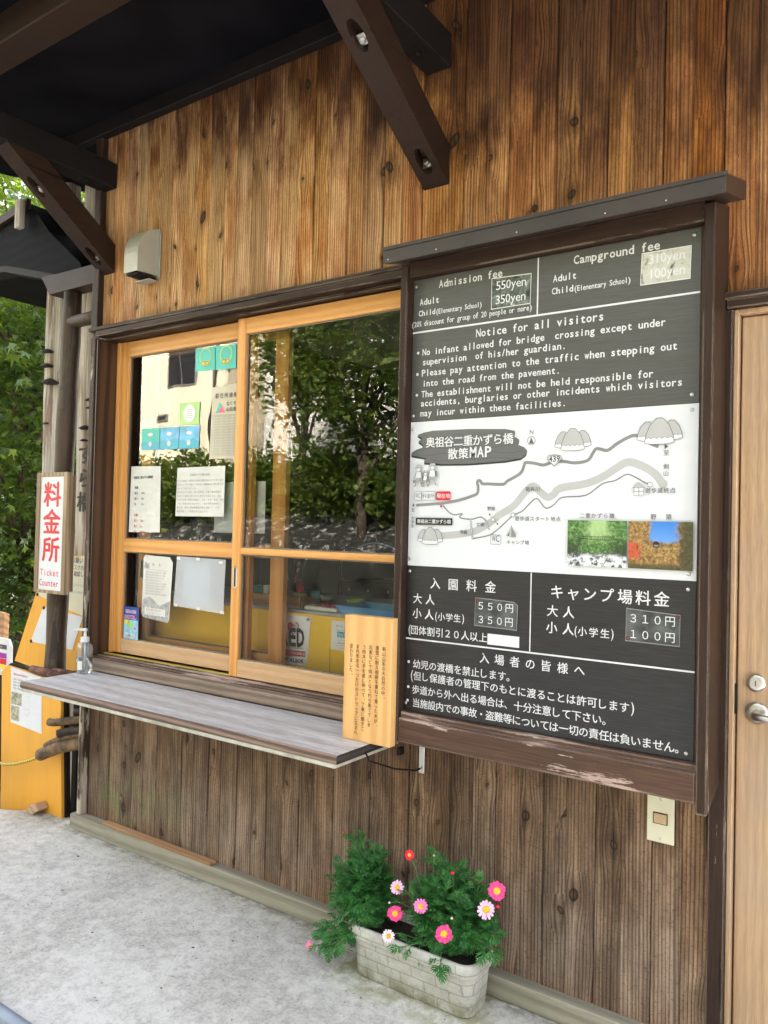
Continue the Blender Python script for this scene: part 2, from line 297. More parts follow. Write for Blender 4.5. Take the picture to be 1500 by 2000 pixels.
# ------------------------------------------------------------------ geometry helpers
class MB:
    """collects shapes into one bmesh, then links them as ONE mesh object"""
    def __init__(s): s.b = bmesh.new(); s.mats = []; s.cur = 0
    def mat(s, m):
        if m not in s.mats: s.mats.append(m)
        s.cur = s.mats.index(m); return s
    def face(s, vs):
        try: f = s.b.faces.new(vs)
        except ValueError: return None
        f.material_index = s.cur; return f
    def V(s, co): return s.b.verts.new(co)
    def box(s, x0, x1, y0, y1, z0, z1, bev=0.0, seg=1, mx=None):
        v = [s.V((x, y, z)) for x in (x0, x1) for y in (y0, y1) for z in (z0, z1)]
        fs = [s.face([v[i] for i in q]) for q in ((0, 1, 3, 2), (4, 6, 7, 5), (0, 4, 5, 1), (2, 3, 7, 6), (0, 2, 6, 4), (1, 5, 7, 3))]
        if mx is not None: bmesh.ops.transform(s.b, matrix=mx, verts=v)
        if bev:
            es = list({e for f in fs for e in f.edges})
            r = bmesh.ops.bevel(s.b, geom=es, offset=bev, segments=seg, affect='EDGES', profile=0.6)
            for f in r['faces']: f.material_index = s.cur
        return s
    def extrude(s, pts, d, bev=0.0, seg=1):
        """prism: polygon pts (3D, planar) pushed along d"""
        d = Vector(d); a = [s.V(p) for p in pts]; b = [s.V(Vector(p)+d) for p in pts]; n = len(pts)
        fs = [s.face(a), s.face(list(reversed(b)))]
        for i in range(n): fs.append(s.face([a[(i+1) % n], a[i], b[i], b[(i+1) % n]]))
        fs = [f for f in fs if f]
        bmesh.ops.recalc_face_normals(s.b, faces=fs)
        if bev:
            r = bmesh.ops.bevel(s.b, geom=list({e for f in fs for e in f.edges}), offset=bev, segments=seg, affect='EDGES', profile=0.6)
            for f in r['faces']: f.material_index = s.cur
        return s
    def tube(s, pts, rad, n=8, caps=True, smooth=True):
        pts = [Vector(p) for p in pts]; rads = rad if isinstance(rad, (list, tuple)) else [rad]*len(pts)
        rings = []; prev = None
        for i, p in enumerate(pts):
            d = (pts[min(i+1, len(pts)-1)] - pts[max(i-1, 0)]).normalized()
            if prev is None: ref = Vector((0, 0, 1)) if abs(d.z) < 0.9 else Vector((1, 0, 0)); u = d.cross(ref).normalized()
            else: u = (prev - d*prev.dot(d)).normalized()
            prev = u; w = d.cross(u)
            rings.append([s.V(p + (u*math.cos(2*math.pi*k/n) + w*math.sin(2*math.pi*k/n))*rads[i]) for k in range(n)])
        for a, b in zip(rings, rings[1:]):
            for k in range(n):
                f = s.face([a[k], a[(k+1) % n], b[(k+1) % n], b[k]])
                if f and smooth: f.smooth = True
        if caps: s.face(list(reversed(rings[0]))); s.face(rings[-1])
        return s
    def lathe(s, prof, c=(0, 0, 0), n=24, sx=1.0, sy=1.0, smooth=True):
        """prof: (radius, z) pairs turned about z through c"""
        c = Vector(c); rings = []
        for r, z in prof:
            if r < 1e-6: rings.append([s.V(c+Vector((0, 0, z)))])
            else: rings.append([s.V(c+Vector((r*sx*math.cos(2*math.pi*k/n), r*sy*math.sin(2*math.pi*k/n), z))) for k in range(n)])
        for a, b in zip(rings, rings[1:]):
            for k in range(n):
                q = [a[k % len(a)], a[(k+1) % len(a)], b[(k+1) % len(b)], b[k % len(b)]]
                u = []
                for x in q:
                    if x not in u: u.append(x)
                if len(u) > 2:
                    f = s.face(u)
                    if f and smooth: f.smooth = True
        return s
    def disc(s, c, r, nrm=(0, -1, 0), n=16, thick=0.001, dome=0.0):
        N = Vector(nrm).normalized(); ref = Vector((0, 0, 1)) if abs(N.z) < 0.9 else Vector((1, 0, 0))
        u = ref.cross(N).normalized(); w = N.cross(u); c = Vector(c)
        lv = [(1.0, 0), (1.0, thick)] + ([(0.7, thick+dome*0.8), (0.0, thick+dome)] if dome else [(0.0, thick)])
        rings = [[s.V(c+N*h+(u*math.cos(2*math.pi*k/n)+w*math.sin(2*math.pi*k/n))*r*q) for k in range(n)] if q else [s.V(c+N*h)] for q, h in lv]
        for a, b in zip(rings, rings[1:]):
            for k in range(n):
                q = [a[k], a[(k+1) % n], b[(k+1) % n], b[k]] if len(b) > 1 else [a[k], a[(k+1) % n], b[0]]
                f = s.face(q)
                if f and dome: f.smooth = True
        return s
    def build(s, name, mat=None, parent=None, loc=None):
        me = bpy.data.meshes.new(name); s.b.normal_update(); s.b.to_mesh(me); s.b.free()
        for m in (s.mats or [mat]): me.materials.append(M[m] if isinstance(m, str) else m)
        o = bpy.data.objects.new(name, me); COL.objects.link(o)
        if parent is not None: attach(o, parent)
        if loc: o.location = loc
        return o

def attach(o, parent):
    """meshes are built in world coordinates; the parent Empty only carries an offset"""
    o.parent = parent
    off = Vector((0, 0, 0)); q = parent
    while q: off += Vector(q.location); q = q.parent
    o.location = -off
def tag(o, label=None, cat=None, group=None, kind=None):
    for k, v in (('label', label), ('category', cat), ('group', group), ('kind', kind)):
        if v: o[k] = v
    return o
def thing(name, label, cat, loc=(0, 0, 0), group=None):
    o = bpy.data.objects.new(name, None); COL.objects.link(o); o.location = loc; o.empty_display_size = 0.1
    return tag(o, label, cat, group)
def copy_thing(src, loc, label=None, group=None, rot=None):
    r = src.copy(); COL.objects.link(r); r.location = loc
    if rot: r.rotation_euler = rot
    if label: r['label'] = label
    if group: r['group'] = group
    for ch in list(src.children):
        c = ch.copy(); COL.objects.link(c); c.parent = r
        for g in list(ch.children):
            d = g.copy(); COL.objects.link(d); d.parent = c
    return r
def raw_mesh(name, verts, faces, mat, parent=None, smooth=False):
    """verts (n,3) array and equal-sized faces (m,k) array to one mesh object"""
    me = bpy.data.meshes.new(name); k = faces.shape[1]
    me.vertices.add(len(verts)); me.vertices.foreach_set('co', np.asarray(verts, np.float32).ravel())
    me.loops.add(faces.size); me.loops.foreach_set('vertex_index', faces.astype(np.int32).ravel())
    me.polygons.add(len(faces)); me.polygons.foreach_set('loop_start', np.arange(0, faces.size, k, dtype=np.int32))
    me.polygons.foreach_set('loop_total', np.full(len(faces), k, np.int32))
    if smooth: me.polygons.foreach_set('use_smooth', np.ones(len(faces), bool))
    me.update(); me.validate(); me.materials.append(M[mat] if isinstance(mat, str) else mat)
    o = bpy.data.objects.new(name, me); COL.objects.link(o)
    if parent is not None: attach(o, parent)
    return o

# ------------------------------------------------------------------ lettering
_G = {}
def glyph(ch, bold):
    key = (ch, bold)
    if key not in _G:
        c = bpy.data.curves.new('glyph', 'FONT'); c.body = ch; c.size = 1.0; c.resolution_u = 2; c.offset = bold
        o = bpy.data.objects.new('glyph', c); COL.objects.link(o)
        dg = bpy.context.evaluated_depsgraph_get()
        me = bpy.data.meshes.new_from_object(o.evaluated_get(dg), depsgraph=dg)
        vs = [(v.co.x, v.co.y) for v in me.vertices]; fs = [tuple(p.vertices) for p in me.polygons]
        bpy.data.objects.remove(o); bpy.data.curves.remove(c); bpy.data.meshes.remove(me)
        _G[key] = (vs, fs, min((v[0] for v in vs), default=0), max((v[0] for v in vs), default=0))
    return _G[key]

class Sheet:
    """flat printing on a plane: origin O, directions U and Vv; printed layers sit a fraction of a millimetre apart"""
    def __init__(s, O, U=(1, 0, 0), Vv=(0, 0, 1), lift=0.0006, step=0.00025, k=1.0):
        s.O = Vector(O); s.U = Vector(U).normalized(); s.W = Vector(Vv).normalized(); s.N = s.U.cross(s.W).normalized()
        s.k = k; s.h = lift; s.st = step; s.mb = MB()
    def P(s, u, v): return s.O + s.U*(u*s.k) + s.W*(v*s.k) + s.N*s.h
    def up(s): s.h += s.st; return s
    def poly(s, pts, mat):
        s.mb.mat(mat); s.mb.face([s.mb.V(s.P(u, v)) for u, v in pts]); return s
    def rect(s, u0, v0, u1, v1, mat): return s.poly([(u0, v0), (u1, v0), (u1, v1), (u0, v1)], mat)
    def frame(s, u0, v0, u1, v1, w, mat):
        for a in ((u0, v0, u1, v0+w), (u0, v1-w, u1, v1), (u0, v0+w, u0+w, v1-w), (u1-w, v0+w, u1, v1-w)): s.rect(*a, mat)
        return s
    def line(s, pts, w, mat, closed=False):
        s.mb.mat(mat); p = [Vector(q) for q in pts]; n = len(p); L = []
        ws = w if isinstance(w, (list, tuple)) else [w]*n
        for i in range(n):
            a = p[i-1] if (i or closed) else p[i]; b = p[(i+1) % n] if (i < n-1 or closed) else p[i]
            d = (b-a).normalized() if (b-a).length else Vector((1, 0)); q = Vector((-d.y, d.x))*ws[i]/2
            L.append((s.mb.V(s.P(*(p[i]+q))), s.mb.V(s.P(*(p[i]-q)))))
        for i in range(n if closed else n-1):
            j = (i+1) % n; s.mb.face([L[i][1], L[j][1], L[j][0], L[i][0]])
        return s
    def circ(s, u, v, r, mat, n=20, ry=None): return s.poly([(u+r*math.cos(6.2832*k/n), v+(ry or r)*math.sin(6.2832*k/n)) for k in range(n)], mat)
    def ring(s, u, v, r, w, mat, n=24): return s.line([(u+r*math.cos(6.2832*k/n), v+r*math.sin(6.2832*k/n)) for k in range(n)], w, mat, True)
    def put(s, ch, u, v, sx, sy, mat, bold=0.0, centre=None):
        if ch in ' \u3000': return
        if bold and ord(ch) > 0x2e80:      # heavier strokes: the character pressed three times, a hair apart
            h0 = s.h
            for k, (a, b) in enumerate(((-1, -.4), (1, -.4), (0, .8))): s.h = h0 + k*0.000015; s.put(ch, u+a*bold*sx, v+b*bold*sy, sx, sy, mat, 0.0, centre)
            s.h = h0; return
        vs, fs, a, b = glyph(ch, bold); s.mb.mat(mat)
        du = u - a*sx if centre is None else u - (a+b)/2*sx
        nv = [s.mb.V(s.P(du+x*sx, v+y*sy)) for x, y in vs]
        for f in fs: s.mb.face([nv[i] for i in f])
    def latin(s, txt, u0, v, u1, mat='white', bold=0.012, hr=0.72):
        """monospaced line between u0 and u1; letter height follows the cell width"""
        adv = (u1-u0)/len(txt); em = adv*2*hr/0.686*0.98
        for i, ch in enumerate(txt):
            if ch == ' ': continue
            vs, fs, a, b = glyph(ch, bold); sx = em
            if (b-a)*sx > adv*0.90: sx = adv*0.90/(b-a)
            s.put(ch, u0+adv*(i+0.5), v, sx, em, mat, bold, centre=True)
        return s
    def kanji(s, txt, u0, vc, u1, em, mat='white', bold=0.010):
        """characters with their centres from u0 to u1, centred on vc"""
        adv = (u1-u0)/max(1, len(txt)-1)
        for i, ch in enumerate(txt): s.put(ch, u0+adv*i-0.5*em, vc-0.38*em, em, em, mat, bold) if ch in '、。' else s.put(ch, u0+adv*i, vc-0.38*em, em, em, mat, bold, centre=True)
        return s
    def column(s, txt, uc, v_top, em, mat='ink', bold=0.0, adv=None):
        for i, ch in enumerate(txt):
            if ch in '、。': s.put(ch, uc+0.18*em, v_top-(adv or em)*i-0.5*em, em, em, mat, bold)
            else: s.put(ch, uc, v_top-(adv or em)*i-0.88*em, em, em, mat, bold, centre=True)
        return s
    def text(s, txt, u, v, em, mat='ink', bold=0.0, sx=1.0):
        """proportional line starting at u, baseline v"""
        for ch in txt:
            if ch == ' ': u += em*0.3*sx; continue
            vs, fs, a, b = glyph(ch, bold)
            if ord(ch) > 0x2e80: s.put(ch, u+a*em*sx, v, em*sx, em, mat, bold); u += em*sx
            else: s.put(ch, u, v, em*sx, em, mat, bold); u += (b-a+0.09)*em*sx
        return u
    def build(s, name, parent=None):
        return s.mb.build(name, None, parent)

# ------------------------------------------------------------------ ground
def ground():
    t = NT('dark_earth'); c = t.co(); n = t.noise(c, 3.0, 6.0, 0.7)
    M['earth'] = t.set(color=t.mix(t.step(n, 0.35, 0.7), (0.035, 0.026, 0.017), (0.085, 0.066, 0.042)), rough=0.95, normal=t.bump(n, 0.6, 0.03))
    t = NT('grey_asphalt'); c = t.co(); n = t.noise(c, 60.0, 4.0, 0.7); b = t.noise(c, 0.5, 4.0)  # asphalt in its own mottled dark grey
    M['asphalt'] = t.set(color=t.mix(t.step(n, 0.3, 0.7), t.mix(b, (0.050, 0.050, 0.050), (0.075, 0.074, 0.072)), (0.11, 0.108, 0.104)), rough=0.9, normal=t.bump(n, 0.4, 0.01))
    m = MB(); m.box(-150, 150, -150, 150, -0.9, -0.34)
    tag(m.build('ground', 'earth'), kind='structure')
    # the poured apron in front of the hut, its broken outer corner showing at the post
    e = [(0.9, 0.0), (-3.40, 0.0), (-3.405, 0.030), (-3.46, 0.042), (-3.53, 0.026), (-3.585, 0.016), (-3.64, 0.006), (-3.70, -0.022), (-3.76, -0.07), (-3.83, -0.104), (-3.95, -0.125), (-4.15, -0.16), (-4.9, -0.30), (-6.2, -0.9), (-7.0, -3.2), (4.0, -3.2), (4.0, 0.0)]
    m = MB(); m.extrude([(x, y, 0.025) for x, y in e], (0, 0, -0.36))
    es = [q for q in m.b.edges if all(abs(v.co.z-0.025) < 1e-4 for v in q.verts)]
    bmesh.ops.bevel(m.b, geom=es, offset=0.010, segments=2, affect='EDGES')
    tag(m.build('concrete_apron', 'concrete'), kind='structure')
    m = MB(); m.box(-60, 40, -8.6, -3.204, -0.338, 0.008)
    tag(m.build('road', 'asphalt'), kind='structure')
    # bank on the far side, seen only mirrored in the panes
    m = MB(); ys = [-8.6, -9.0, -10.2, -12, -16, -30, -60]; zs = [-0.3, 1.15, 1.9, 2.6, 3.6, 13, 36]
    xs = [-60+4*i for i in range(26)]
    g = [[m.V((x, y + 0.3*math.sin(x*1.3), z*(1+0.12*math.sin(x*0.7+y)))) for x in xs] for y, z in zip(ys, zs)]
    for a, b in zip(g, g[1:]):
        for i in range(len(xs)-1): m.face([a[i], b[i], b[i+1], a[i+1]])
    t = NT('mossy_bank'); c = t.co(); n = t.noise(c, 5.0, 7.0, 0.78); zz = t.n('SeparateXYZ', {0: c}).outputs[2]; g = t.step(zz, 1.5, 1.9); lowd = t.step(zz, 0.75, 1.05)
    M['bank'] = t.set(color=t.mix(g, t.mix(t.step(n, 0.54, 0.60), (0.022, 0.022, 0.016), t.mix(lowd, (0.030, 0.030, 0.022), (0.36, 0.36, 0.34))), t.mix(t.step(n, 0.4, 0.65), (0.014, 0.018, 0.008), (0.045, 0.050, 0.020))), rough=0.95, normal=t.bump(n, 0.7, 0.08))
    tag(m.build('bank', 'bank'), kind='structure')

# ------------------------------------------------------------------ the ticket office
HUT = None
def hut():
    global HUT
    HUT = H = thing('ticket_office', 'wooden ticket office clad in weathered vertical cedar boards with a serving window', 'building', (-3.3, 0, 0))
    # boards
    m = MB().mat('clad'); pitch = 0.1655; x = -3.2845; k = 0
    rr = random.Random(5)
    while x < 1.2:
        x1 = x + pitch - 0.0024; mid = (x+x1)/2; y = rr.uniform(-0.0015, 0.0015)
        spans = [(0.085, 3.40)]
        if mid < -1.47: spans = [(0.085, 0.80), (2.39, 3.40)]
        elif mid > -0.45 and mid < 0.5: spans = [(2.13, 3.40)]
        xm = x + (x1-x)*rr.uniform(0.44, 0.52); y2 = y + rr.uniform(-0.0008, 0.0008)
        for z0, z1 in spans:                     # each board is milled with a false joint down its middle
            for xa, xb, e0, e1, yy in ((x, xm-0.0005, 0.0032, 0.0013, y), (xm+0.0005, x1, 0.0013, 0.0032, y2)):
                v = [(xa, yy+e0), (xa+e0, yy), (xb-e1, yy), (xb, yy+e1), (xb, yy+0.02), (xa, yy+0.02)]
                m.extrude([(a, b, z0) for a, b in v], (0, 0, z1-z0))
        x += pitch
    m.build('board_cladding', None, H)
    m = MB(); 
    for a in ((-3.29, 1.2, 0.022, 0.06, 0.03, 0.79), (-3.29, 1.2, 0.022, 0.06, 2.41, 3.45), (-1.46, -0.44, 0.022, 0.06, 0.79, 2.41), (0.5, 1.2, 0.022, 0.06, 0.79, 2.41)): m.box(*a)
    m.build('wall_backing', 'darkjamb', H)
    # gable side and back
    m = MB().mat('darkjamb')
    m.extrude([(-3.292, 0.0, 0.03), (-3.292, 3.6, 0.03), (-3.292, 3.6, 3.3), (-3.292, 1.8, 3.62), (-3.292, 0.0, 3.38)], (0.022, 0, 0))
    m.box(-3.29, 1.2, 3.56, 3.6, 0.03, 3.3); m.box(1.2, 1.23, 0.0, 3.6, 0.03, 3.3)
    m.build('side_wall', None, H)
    m = MB(); m.box(-3.25, 1.2, 0.062, 2.3, 0.30, 0.329); m.build('room_floor', 'sash_x', H)
    m = MB().mat(plain('dim_green_wall', (0.012, 0.022, 0.015), 0.8)); m.box(-3.25, 1.2, 2.3, 2.34, 0.33, 2.62); m.box(-3.268, -3.252, 0.21, 2.30, 0.33, 2.62); m.build('room_back_wall', None, H)
    m = MB().mat(plain('room_ceiling_board', (0.62, 0.58, 0.50), 0.8)); m.box(-3.25, 1.2, 0.062, 2.3, 2.6205, 2.66); m.build('room_ceiling', None, H)
    # roof
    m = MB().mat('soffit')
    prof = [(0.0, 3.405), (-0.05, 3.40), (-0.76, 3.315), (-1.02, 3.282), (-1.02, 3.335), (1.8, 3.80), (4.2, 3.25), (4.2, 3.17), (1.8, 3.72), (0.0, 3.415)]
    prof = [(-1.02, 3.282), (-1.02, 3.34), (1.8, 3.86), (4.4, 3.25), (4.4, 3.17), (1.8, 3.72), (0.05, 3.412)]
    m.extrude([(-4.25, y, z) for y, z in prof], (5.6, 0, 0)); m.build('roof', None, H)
    m = MB(); m.box(-3.58, 1.2, -0.050, -0.004, 3.332, 3.408, 0.003); m.build('wall_plate', 'plate', H)
    m = MB(); m.box(-4.25, 1.3, -0.825, -0.710, 3.197, 3.318, 0.004); m.build('eave_beam', 'brown', H)
    m = MB(); m.box(-4.25, 1.35, -1.045, -1.022, 3.272, 3.40, 0.002); m.build('fascia', 'cap', H)
    for i, (xa, sl) in enumerate(((-3.29, 0.74), (-1.457, 0.60))):
        xb = xa+0.100
        m = MB(); m.box(xa, xb, -0.90, 0.0, 3.076, 3.194, 0.004); arm = m.build('rafter_arm', 'plate', H)
        m = MB(); m.box((xa+xb)/2-0.026, (xa+xb)/2+0.026, -0.165, -0.110, 3.071, 3.0755, 0.001)
        m.tube([((xa+xb)/2, -0.138, 3.0705), ((xa+xb)/2, -0.138, 3.058)], 0.011, 6, smooth=False); m.build('bolt', 'plate', arm)
        # slanted brace with two counterbored bolt holes in its under face
        z0, zt = 2.672, 3.074; L = (zt-z0)/sl; hgt = 0.132
        d = Vector((0, -1, sl)).normalized(); nr = Vector((0, -sl, -1)).normalized(); A = Vector((0, 0, z0))
        LL = L*math.sqrt(1+sl*sl)
        m = MB().mat('brown')
        holes = [(0.105, 0), (LL*0.70, 1)]; xm = (xa+xb)/2
        def pu(u, x, dep=0.0): q = A + d*u - nr*dep; return m.V((x, q.y, q.z))
        cuts = [0.0] + [h[0]+e for h in holes for e in (-0.075, 0.075)] + [LL]
        for s0, s1 in ((cuts[0], cuts[1]), (cuts[2], cuts[3]), (cuts[4], cuts[5])):
            m.face([pu(s0, xa), pu(s0, xb), pu(s1, xb), pu(s1, xa)])
        for uc, kind in holes:
            n = 28; outer = []; inner = []; deep = []
            ru, rx = (0.052, 0.024)
            for k in range(n):
                a = 2*math.pi*(k+0.5)/n; c_, s_ = math.cos(a), math.sin(a); q = max(abs(c_), abs(s_))
                outer.append(pu(uc+0.075*c_/q, xm+(xb-xa)/2*s_/q)); inner.append(pu(uc+ru*c_, xm+rx*s_))
                q2 = A + d*(uc+ru*c_*0.8) - nr*0.045; deep.append(m.V((xm+rx*s_*0.95, q2.y, q2.z)))
            for k in range(n):
                j = (k+1) % n
                m.face([outer[k], outer[j], inner[j], inner[k]]); m.face([inner[k], inner[j], deep[j], deep[k]])
            m.face(deep)
        B = Vector((0, -L, zt)); T0 = Vector((0, 0, z0+hgt)); T1 = Vector((0, -(zt-z0-hgt)/sl, zt))
        for x, flip in ((xa, 0), (xb, 1)):
            q = [m.V((x, p.y, p.z)) for p in (A, B, T1, T0)]; m.face(q if flip else list(reversed(q)))
        m.face([m.V((xa, T0.y, T0.z)), m.V((xa, T1.y, T1.z)), m.V((xb, T1.y, T1.z)), m.V((xb, T0.y, T0.z))])
        bmesh.ops.remove_doubles(m.b, verts=m.b.verts[:], dist=0.0003)
        bmesh.ops.recalc_face_normals(m.b, faces=m.b.faces[:])
        br = m.build('brace', None, H)
        for uc, kind in holes:
            m = MB().mat('steel'); q = A + d*(uc-0.022) - nr*0.022; nn = nr if kind else Vector((0, -1, 0.05))
            c0 = Vector((xm, q.y, q.z)); 
            nn = nn.normalized(); ux = Vector((1, 0, 0)); uy = nn.cross(ux)
            m.extrude([c0+ux*a+uy*b for a, b in ((-.017, -.017), (.017, -.017), (.017, .017), (-.017, .017))], nn*0.004)
            m.extrude([c0+nn*0.0045+(ux*math.cos(k*math.pi/3)+uy*math.sin(k*math.pi/3))*0.0105 for k in range(6)], nn*0.011, 0.0012)
            m.build('bolt', None, br)
    # corner post, sill beam, batten on it
    m = MB(); m.box(-3.318, -3.270, -0.032, 0.03, 2.4125, 3.33, 0.003); m.build('corner_trim', 'brown_z', H)
    m = MB(); m.box(-3.312, -3.281, -0.034, 0.03, 0.095, 2.366, 0.003); m.build('corner_post', 'corner', H)
    m = MB(); m.box(-3.345, 1.2, -0.046, 0.020, 0.026, 0.094, 0.004); m.build('sill_beam', 'sillbeam', H)
    # header over the window
    m = MB(); m.box(-3.318, -1.432, -0.046, 0.02, 2.394, 2.4115, 0.002); m.build('header_cap', 'brown_x', H)
    m = MB(); m.box(-3.267, -1.432, -0.041, 0.018, 2.366, 2.3935, 0.002); m.build('header', 'brown_x', H)
    m = MB().mat('brown_x'); m.box(-3.267, -1.432, 0.0185, 0.115, 2.359, 2.393, 0.002); m.box(-3.267, -1.432, 0.0, 0.018, 2.354, 2.3655, 0.001); m.build('upper_track', None, H)
    m = MB(); m.box(-3.267, -3.2590, -0.030, 0.20, 0.8555, 2.353); m.build('jamb', 'darkjamb', H)
    m = MB().mat('sash_z'); m.box(-3.2588, -3.2335, 0.078, 0.125, 0.8555, 2.3585, 0.002); m.build('window_frame', None, H)
    # sill
    m = MB().mat('brown_rail'); m.box(-3.267, -1.432, 0.0, 0.20, 0.792, 0.846, 0.003); m.box(-3.267, -1.432, 0.020, 0.052, 0.8465, 0.852, 0.001); m.build('lower_track', None, H)
    m = MB().mat(plain('yellow_track_strip', (0.45, 0.36, 0.05), 0.5)); m.box(-3.262, -2.40, 0.0545, 0.070, 0.8465, 0.8555, 0.001); m.build('track_strip', None, H)
    m = MB(); m.box(-3.267, -1.432, -0.040, -0.002, 0.787, 0.838, 0.004); m.build('window_sill', 'weather_x', H)
    # sliding sashes
    def sash(x0, x1, y0, z0, z1, st, top, mid, bot, name='sash', th=0.03, pull=None, rst=None):
        m = MB().mat('sash_z'); rst = rst or st
        m.box(x0, x0+st, y0, y0+th, z0, z1, 0.0025); m.box(x1-rst, x1, y0, y0+th, z0, z1, 0.0025)
        m.mat('sash_x'); a, b = x0+st+0.0004, x1-rst-0.0004
        m.box(a, b, y0+0.001, y0+th-0.001, z1-top, z1-0.001, 0.002); m.box(a, b, y0+0.001, y0+th-0.001, mid[0], mid[1], 0.002); m.mat('sash_low' if name == 'sash' else 'sash_x'); m.box(a, b, y0+0.001, y0+th-0.001, z0+0.001, z0+bot, 0.002)
        m.mat(plain('grey_glazing_bead', (0.20, 0.17, 0.13), 0.6))
        for za, zb in ((z0+bot+0.0004, mid[0]-0.0004), (mid[1]+0.0004, z1-top-0.0004)):
            for q in ((a, a+0.006, za, zb), (b-0.006, b, za, zb), (a+0.0062, b-0.0062, za, za+0.005), (a+0.0062, b-0.0062, zb-0.005, zb)): m.box(q[0], q[1], y0+0.012, y0+0.022, q[2], q[3])
        o = m.build(name, None, H)
        for za, zb in ((z0+bot, mid[0]), (mid[1], z1-top)):
            g = MB(); g.mat('glass'); yy = y0+0.017
            g.face([g.V((a+0.003, yy, za+0.002)), g.V((b-0.003, yy, za+0.002)), g.V((b-0.003, yy, zb-0.002)), g.V((a+0.003, yy, zb-0.002))])
            g.build('pane', None, o)
        if pull:
            px, pz = pull; g = MB().mat('steel'); hw, hh = 0.0085, 0.042
            rim = lambda s, k, e: (px+(hw+e)*math.cos(s), pz+(hh-hw)*(1 if math.sin(s) >= 0 else -1)+(hw+e)*math.sin(s))
            n = 24
            o1 = [g.V((rim(6.2832*(k+.5)/n, 0, 0.005)[0], y0-0.0004, rim(6.2832*(k+.5)/n, 0, 0.005)[1])) for k in range(n)]
            o2 = [g.V((rim(6.2832*(k+.5)/n, 0, 0.0035)[0], y0-0.0024, rim(6.2832*(k+.5)/n, 0, 0.0035)[1])) for k in range(n)]
            o3 = [g.V((rim(6.2832*(k+.5)/n, 0, -0.0015)[0], y0-0.0022, rim(6.2832*(k+.5)/n, 0, -0.0015)[1])) for k in range(n)]
            o4 = [g.V((rim(6.2832*(k+.5)/n, 0, -0.003)[0], y0-0.0006, rim(6.2832*(k+.5)/n, 0, -0.003)[1])) for k in range(n)]
            for A_, B_ in ((o1, o2), (o2, o3), (o3, o4)):
                for k in range(n): g.face([A_[k], A_[(k+1) % n], B_[(k+1) % n], B_[k]])
            g.mat('darkjamb'); g.face(o4); bmesh.ops.recalc_face_normals(g.b, faces=g.b.faces[:])
            g.build('pull_handle', None, o)
        return o
    sash(-3.2325, -2.335, 0.081, 0.860, 2.3575, 0.060, 0.073, (1.345, 1.407), 0.068, rst=0.05)
    sash(-2.400, -1.470, 0.043, 0.8535, 2.356, 0.048, 0.068, (1.364, 1.391), 0.072, pull=(-2.377, 1.267), rst=0.06)
    sash(-3.125, -2.190, 0.135, 0.855, 2.350, 0.076, 0.07, (1.352, 1.405), 0.090, 'inner_sash', pull=(-3.100, 1.262))
    # the folding shelf
    m = MB().mat('shelf'); m.extrude([(-3.228, y, z) for y, z in ((-0.041, 0.785), (-0.041, 0.757), (-0.383, 0.757), (-0.386, 0.762), (-0.386, 0.781), (-0.381, 0.785))], (1.744, 0, 0))
    for f in m.b.faces:
        f.normal_update()
        if f.normal.y < -0.5: m.mat('shelfedge'); f.material_index = m.cur
        elif abs(f.normal.x) > 0.5: m.mat('shelfend'); f.material_index = m.cur
    s = m.build('folding_shelf', None, H)
    m = MB().mat(plain('pale_edge_strip', (0.46, 0.44, 0.37), 0.7, var=0.15, sc=12)); m.box(-3.225, -1.492, -0.383, -0.05, 0.742, 0.7565, 0.003); m.build('edge_strip', None, s)
    m = MB().mat('plate'); m.tube([(-1.487, -0.235, 0.765), (-1.478, -0.235, 0.755), (-1.476, -0.225, 0.735), (-1.445, -0.12, 0.690), (-1.42, -0.03, 0.668), (-1.412, -0.014, 0.672)], 0.0030, 8); m.build('hook', None, s)
    m = MB().mat('plate'); m.box(-1.480, -1.466, -0.06, -0.03, 0.715, 0.741, 0.002); m.build('support_block', None, H)
    m = MB().mat('steel'); m.box(-1.4215, -1.4005, -0.0075, -0.0040, 0.655, 0.800, 0.001); m.disc((-1.411, -0.0076, 0.672), 0.007, n=12, thick=0.004); m.disc((-1.411, -0.0076, 0.735), 0.005, n=12, thick=0.002); m.build('hook_plate', None, H)
    # door at the right
    m = MB(); m.box(-0.483, -0.4375, -0.030, 0.02, 0.026, 2.1045, 0.003); m.build('door_trim', 'brown_z', H)
    m = MB().mat('brown_x'); m.box(-0.4555, 0.62, -0.050, 0.02, 2.130, 2.148, 0.002); m.box(-0.452, 0.62, -0.040, 0.02, 2.1055, 2.1295, 0.002); m.build('door_header', None, H)
    m = MB().mat('door'); m.box(-0.437, -0.424, -0.020, 0.03, 0.026, 2.105, 0.002); m.box(-0.4235, 0.60, -0.020, 0.03, 2.091, 2.105, 0.002); m.build('door_frame', None, H)
    m = MB(); m.box(-0.420, 0.50, 0.004, 0.04, 0.035, 2.088, 0.003); d = m.build('door', 'door', H)
    m = MB().mat('steel'); m.disc((-0.372, 0.004, 1.098), 0.0235, n=28, thick=0.010, dome=0.002); m.disc((-0.372, -0.009, 1.098), 0.013, n=20, thick=0.004)
    m.mat('black'); m.box(-0.3732, -0.3708, -0.0145, -0.0136, 1.091, 1.105); m.build('lock', None, d)
    m = MB().mat('steel'); m.disc((-0.370, 0.004, 1.018), 0.029, n=28, thick=0.007, dome=0.003); m.tube([(-0.370, 0.0, 1.018), (-0.370, -0.045, 1.018), (-0.366, -0.052, 1.018), (-0.33, -0.054, 1.016), (-0.25, -0.052, 1.013)], [0.010, 0.010, 0.011, 0.0095, 0.0085], 12); m.build('handle', None, d)
    m = MB().mat('plate'); m.tube([(-0.4225, -0.004, 1.01), (-0.4225, -0.004, 1.09)], 0.004, 8); m.build('hinge', None, d)

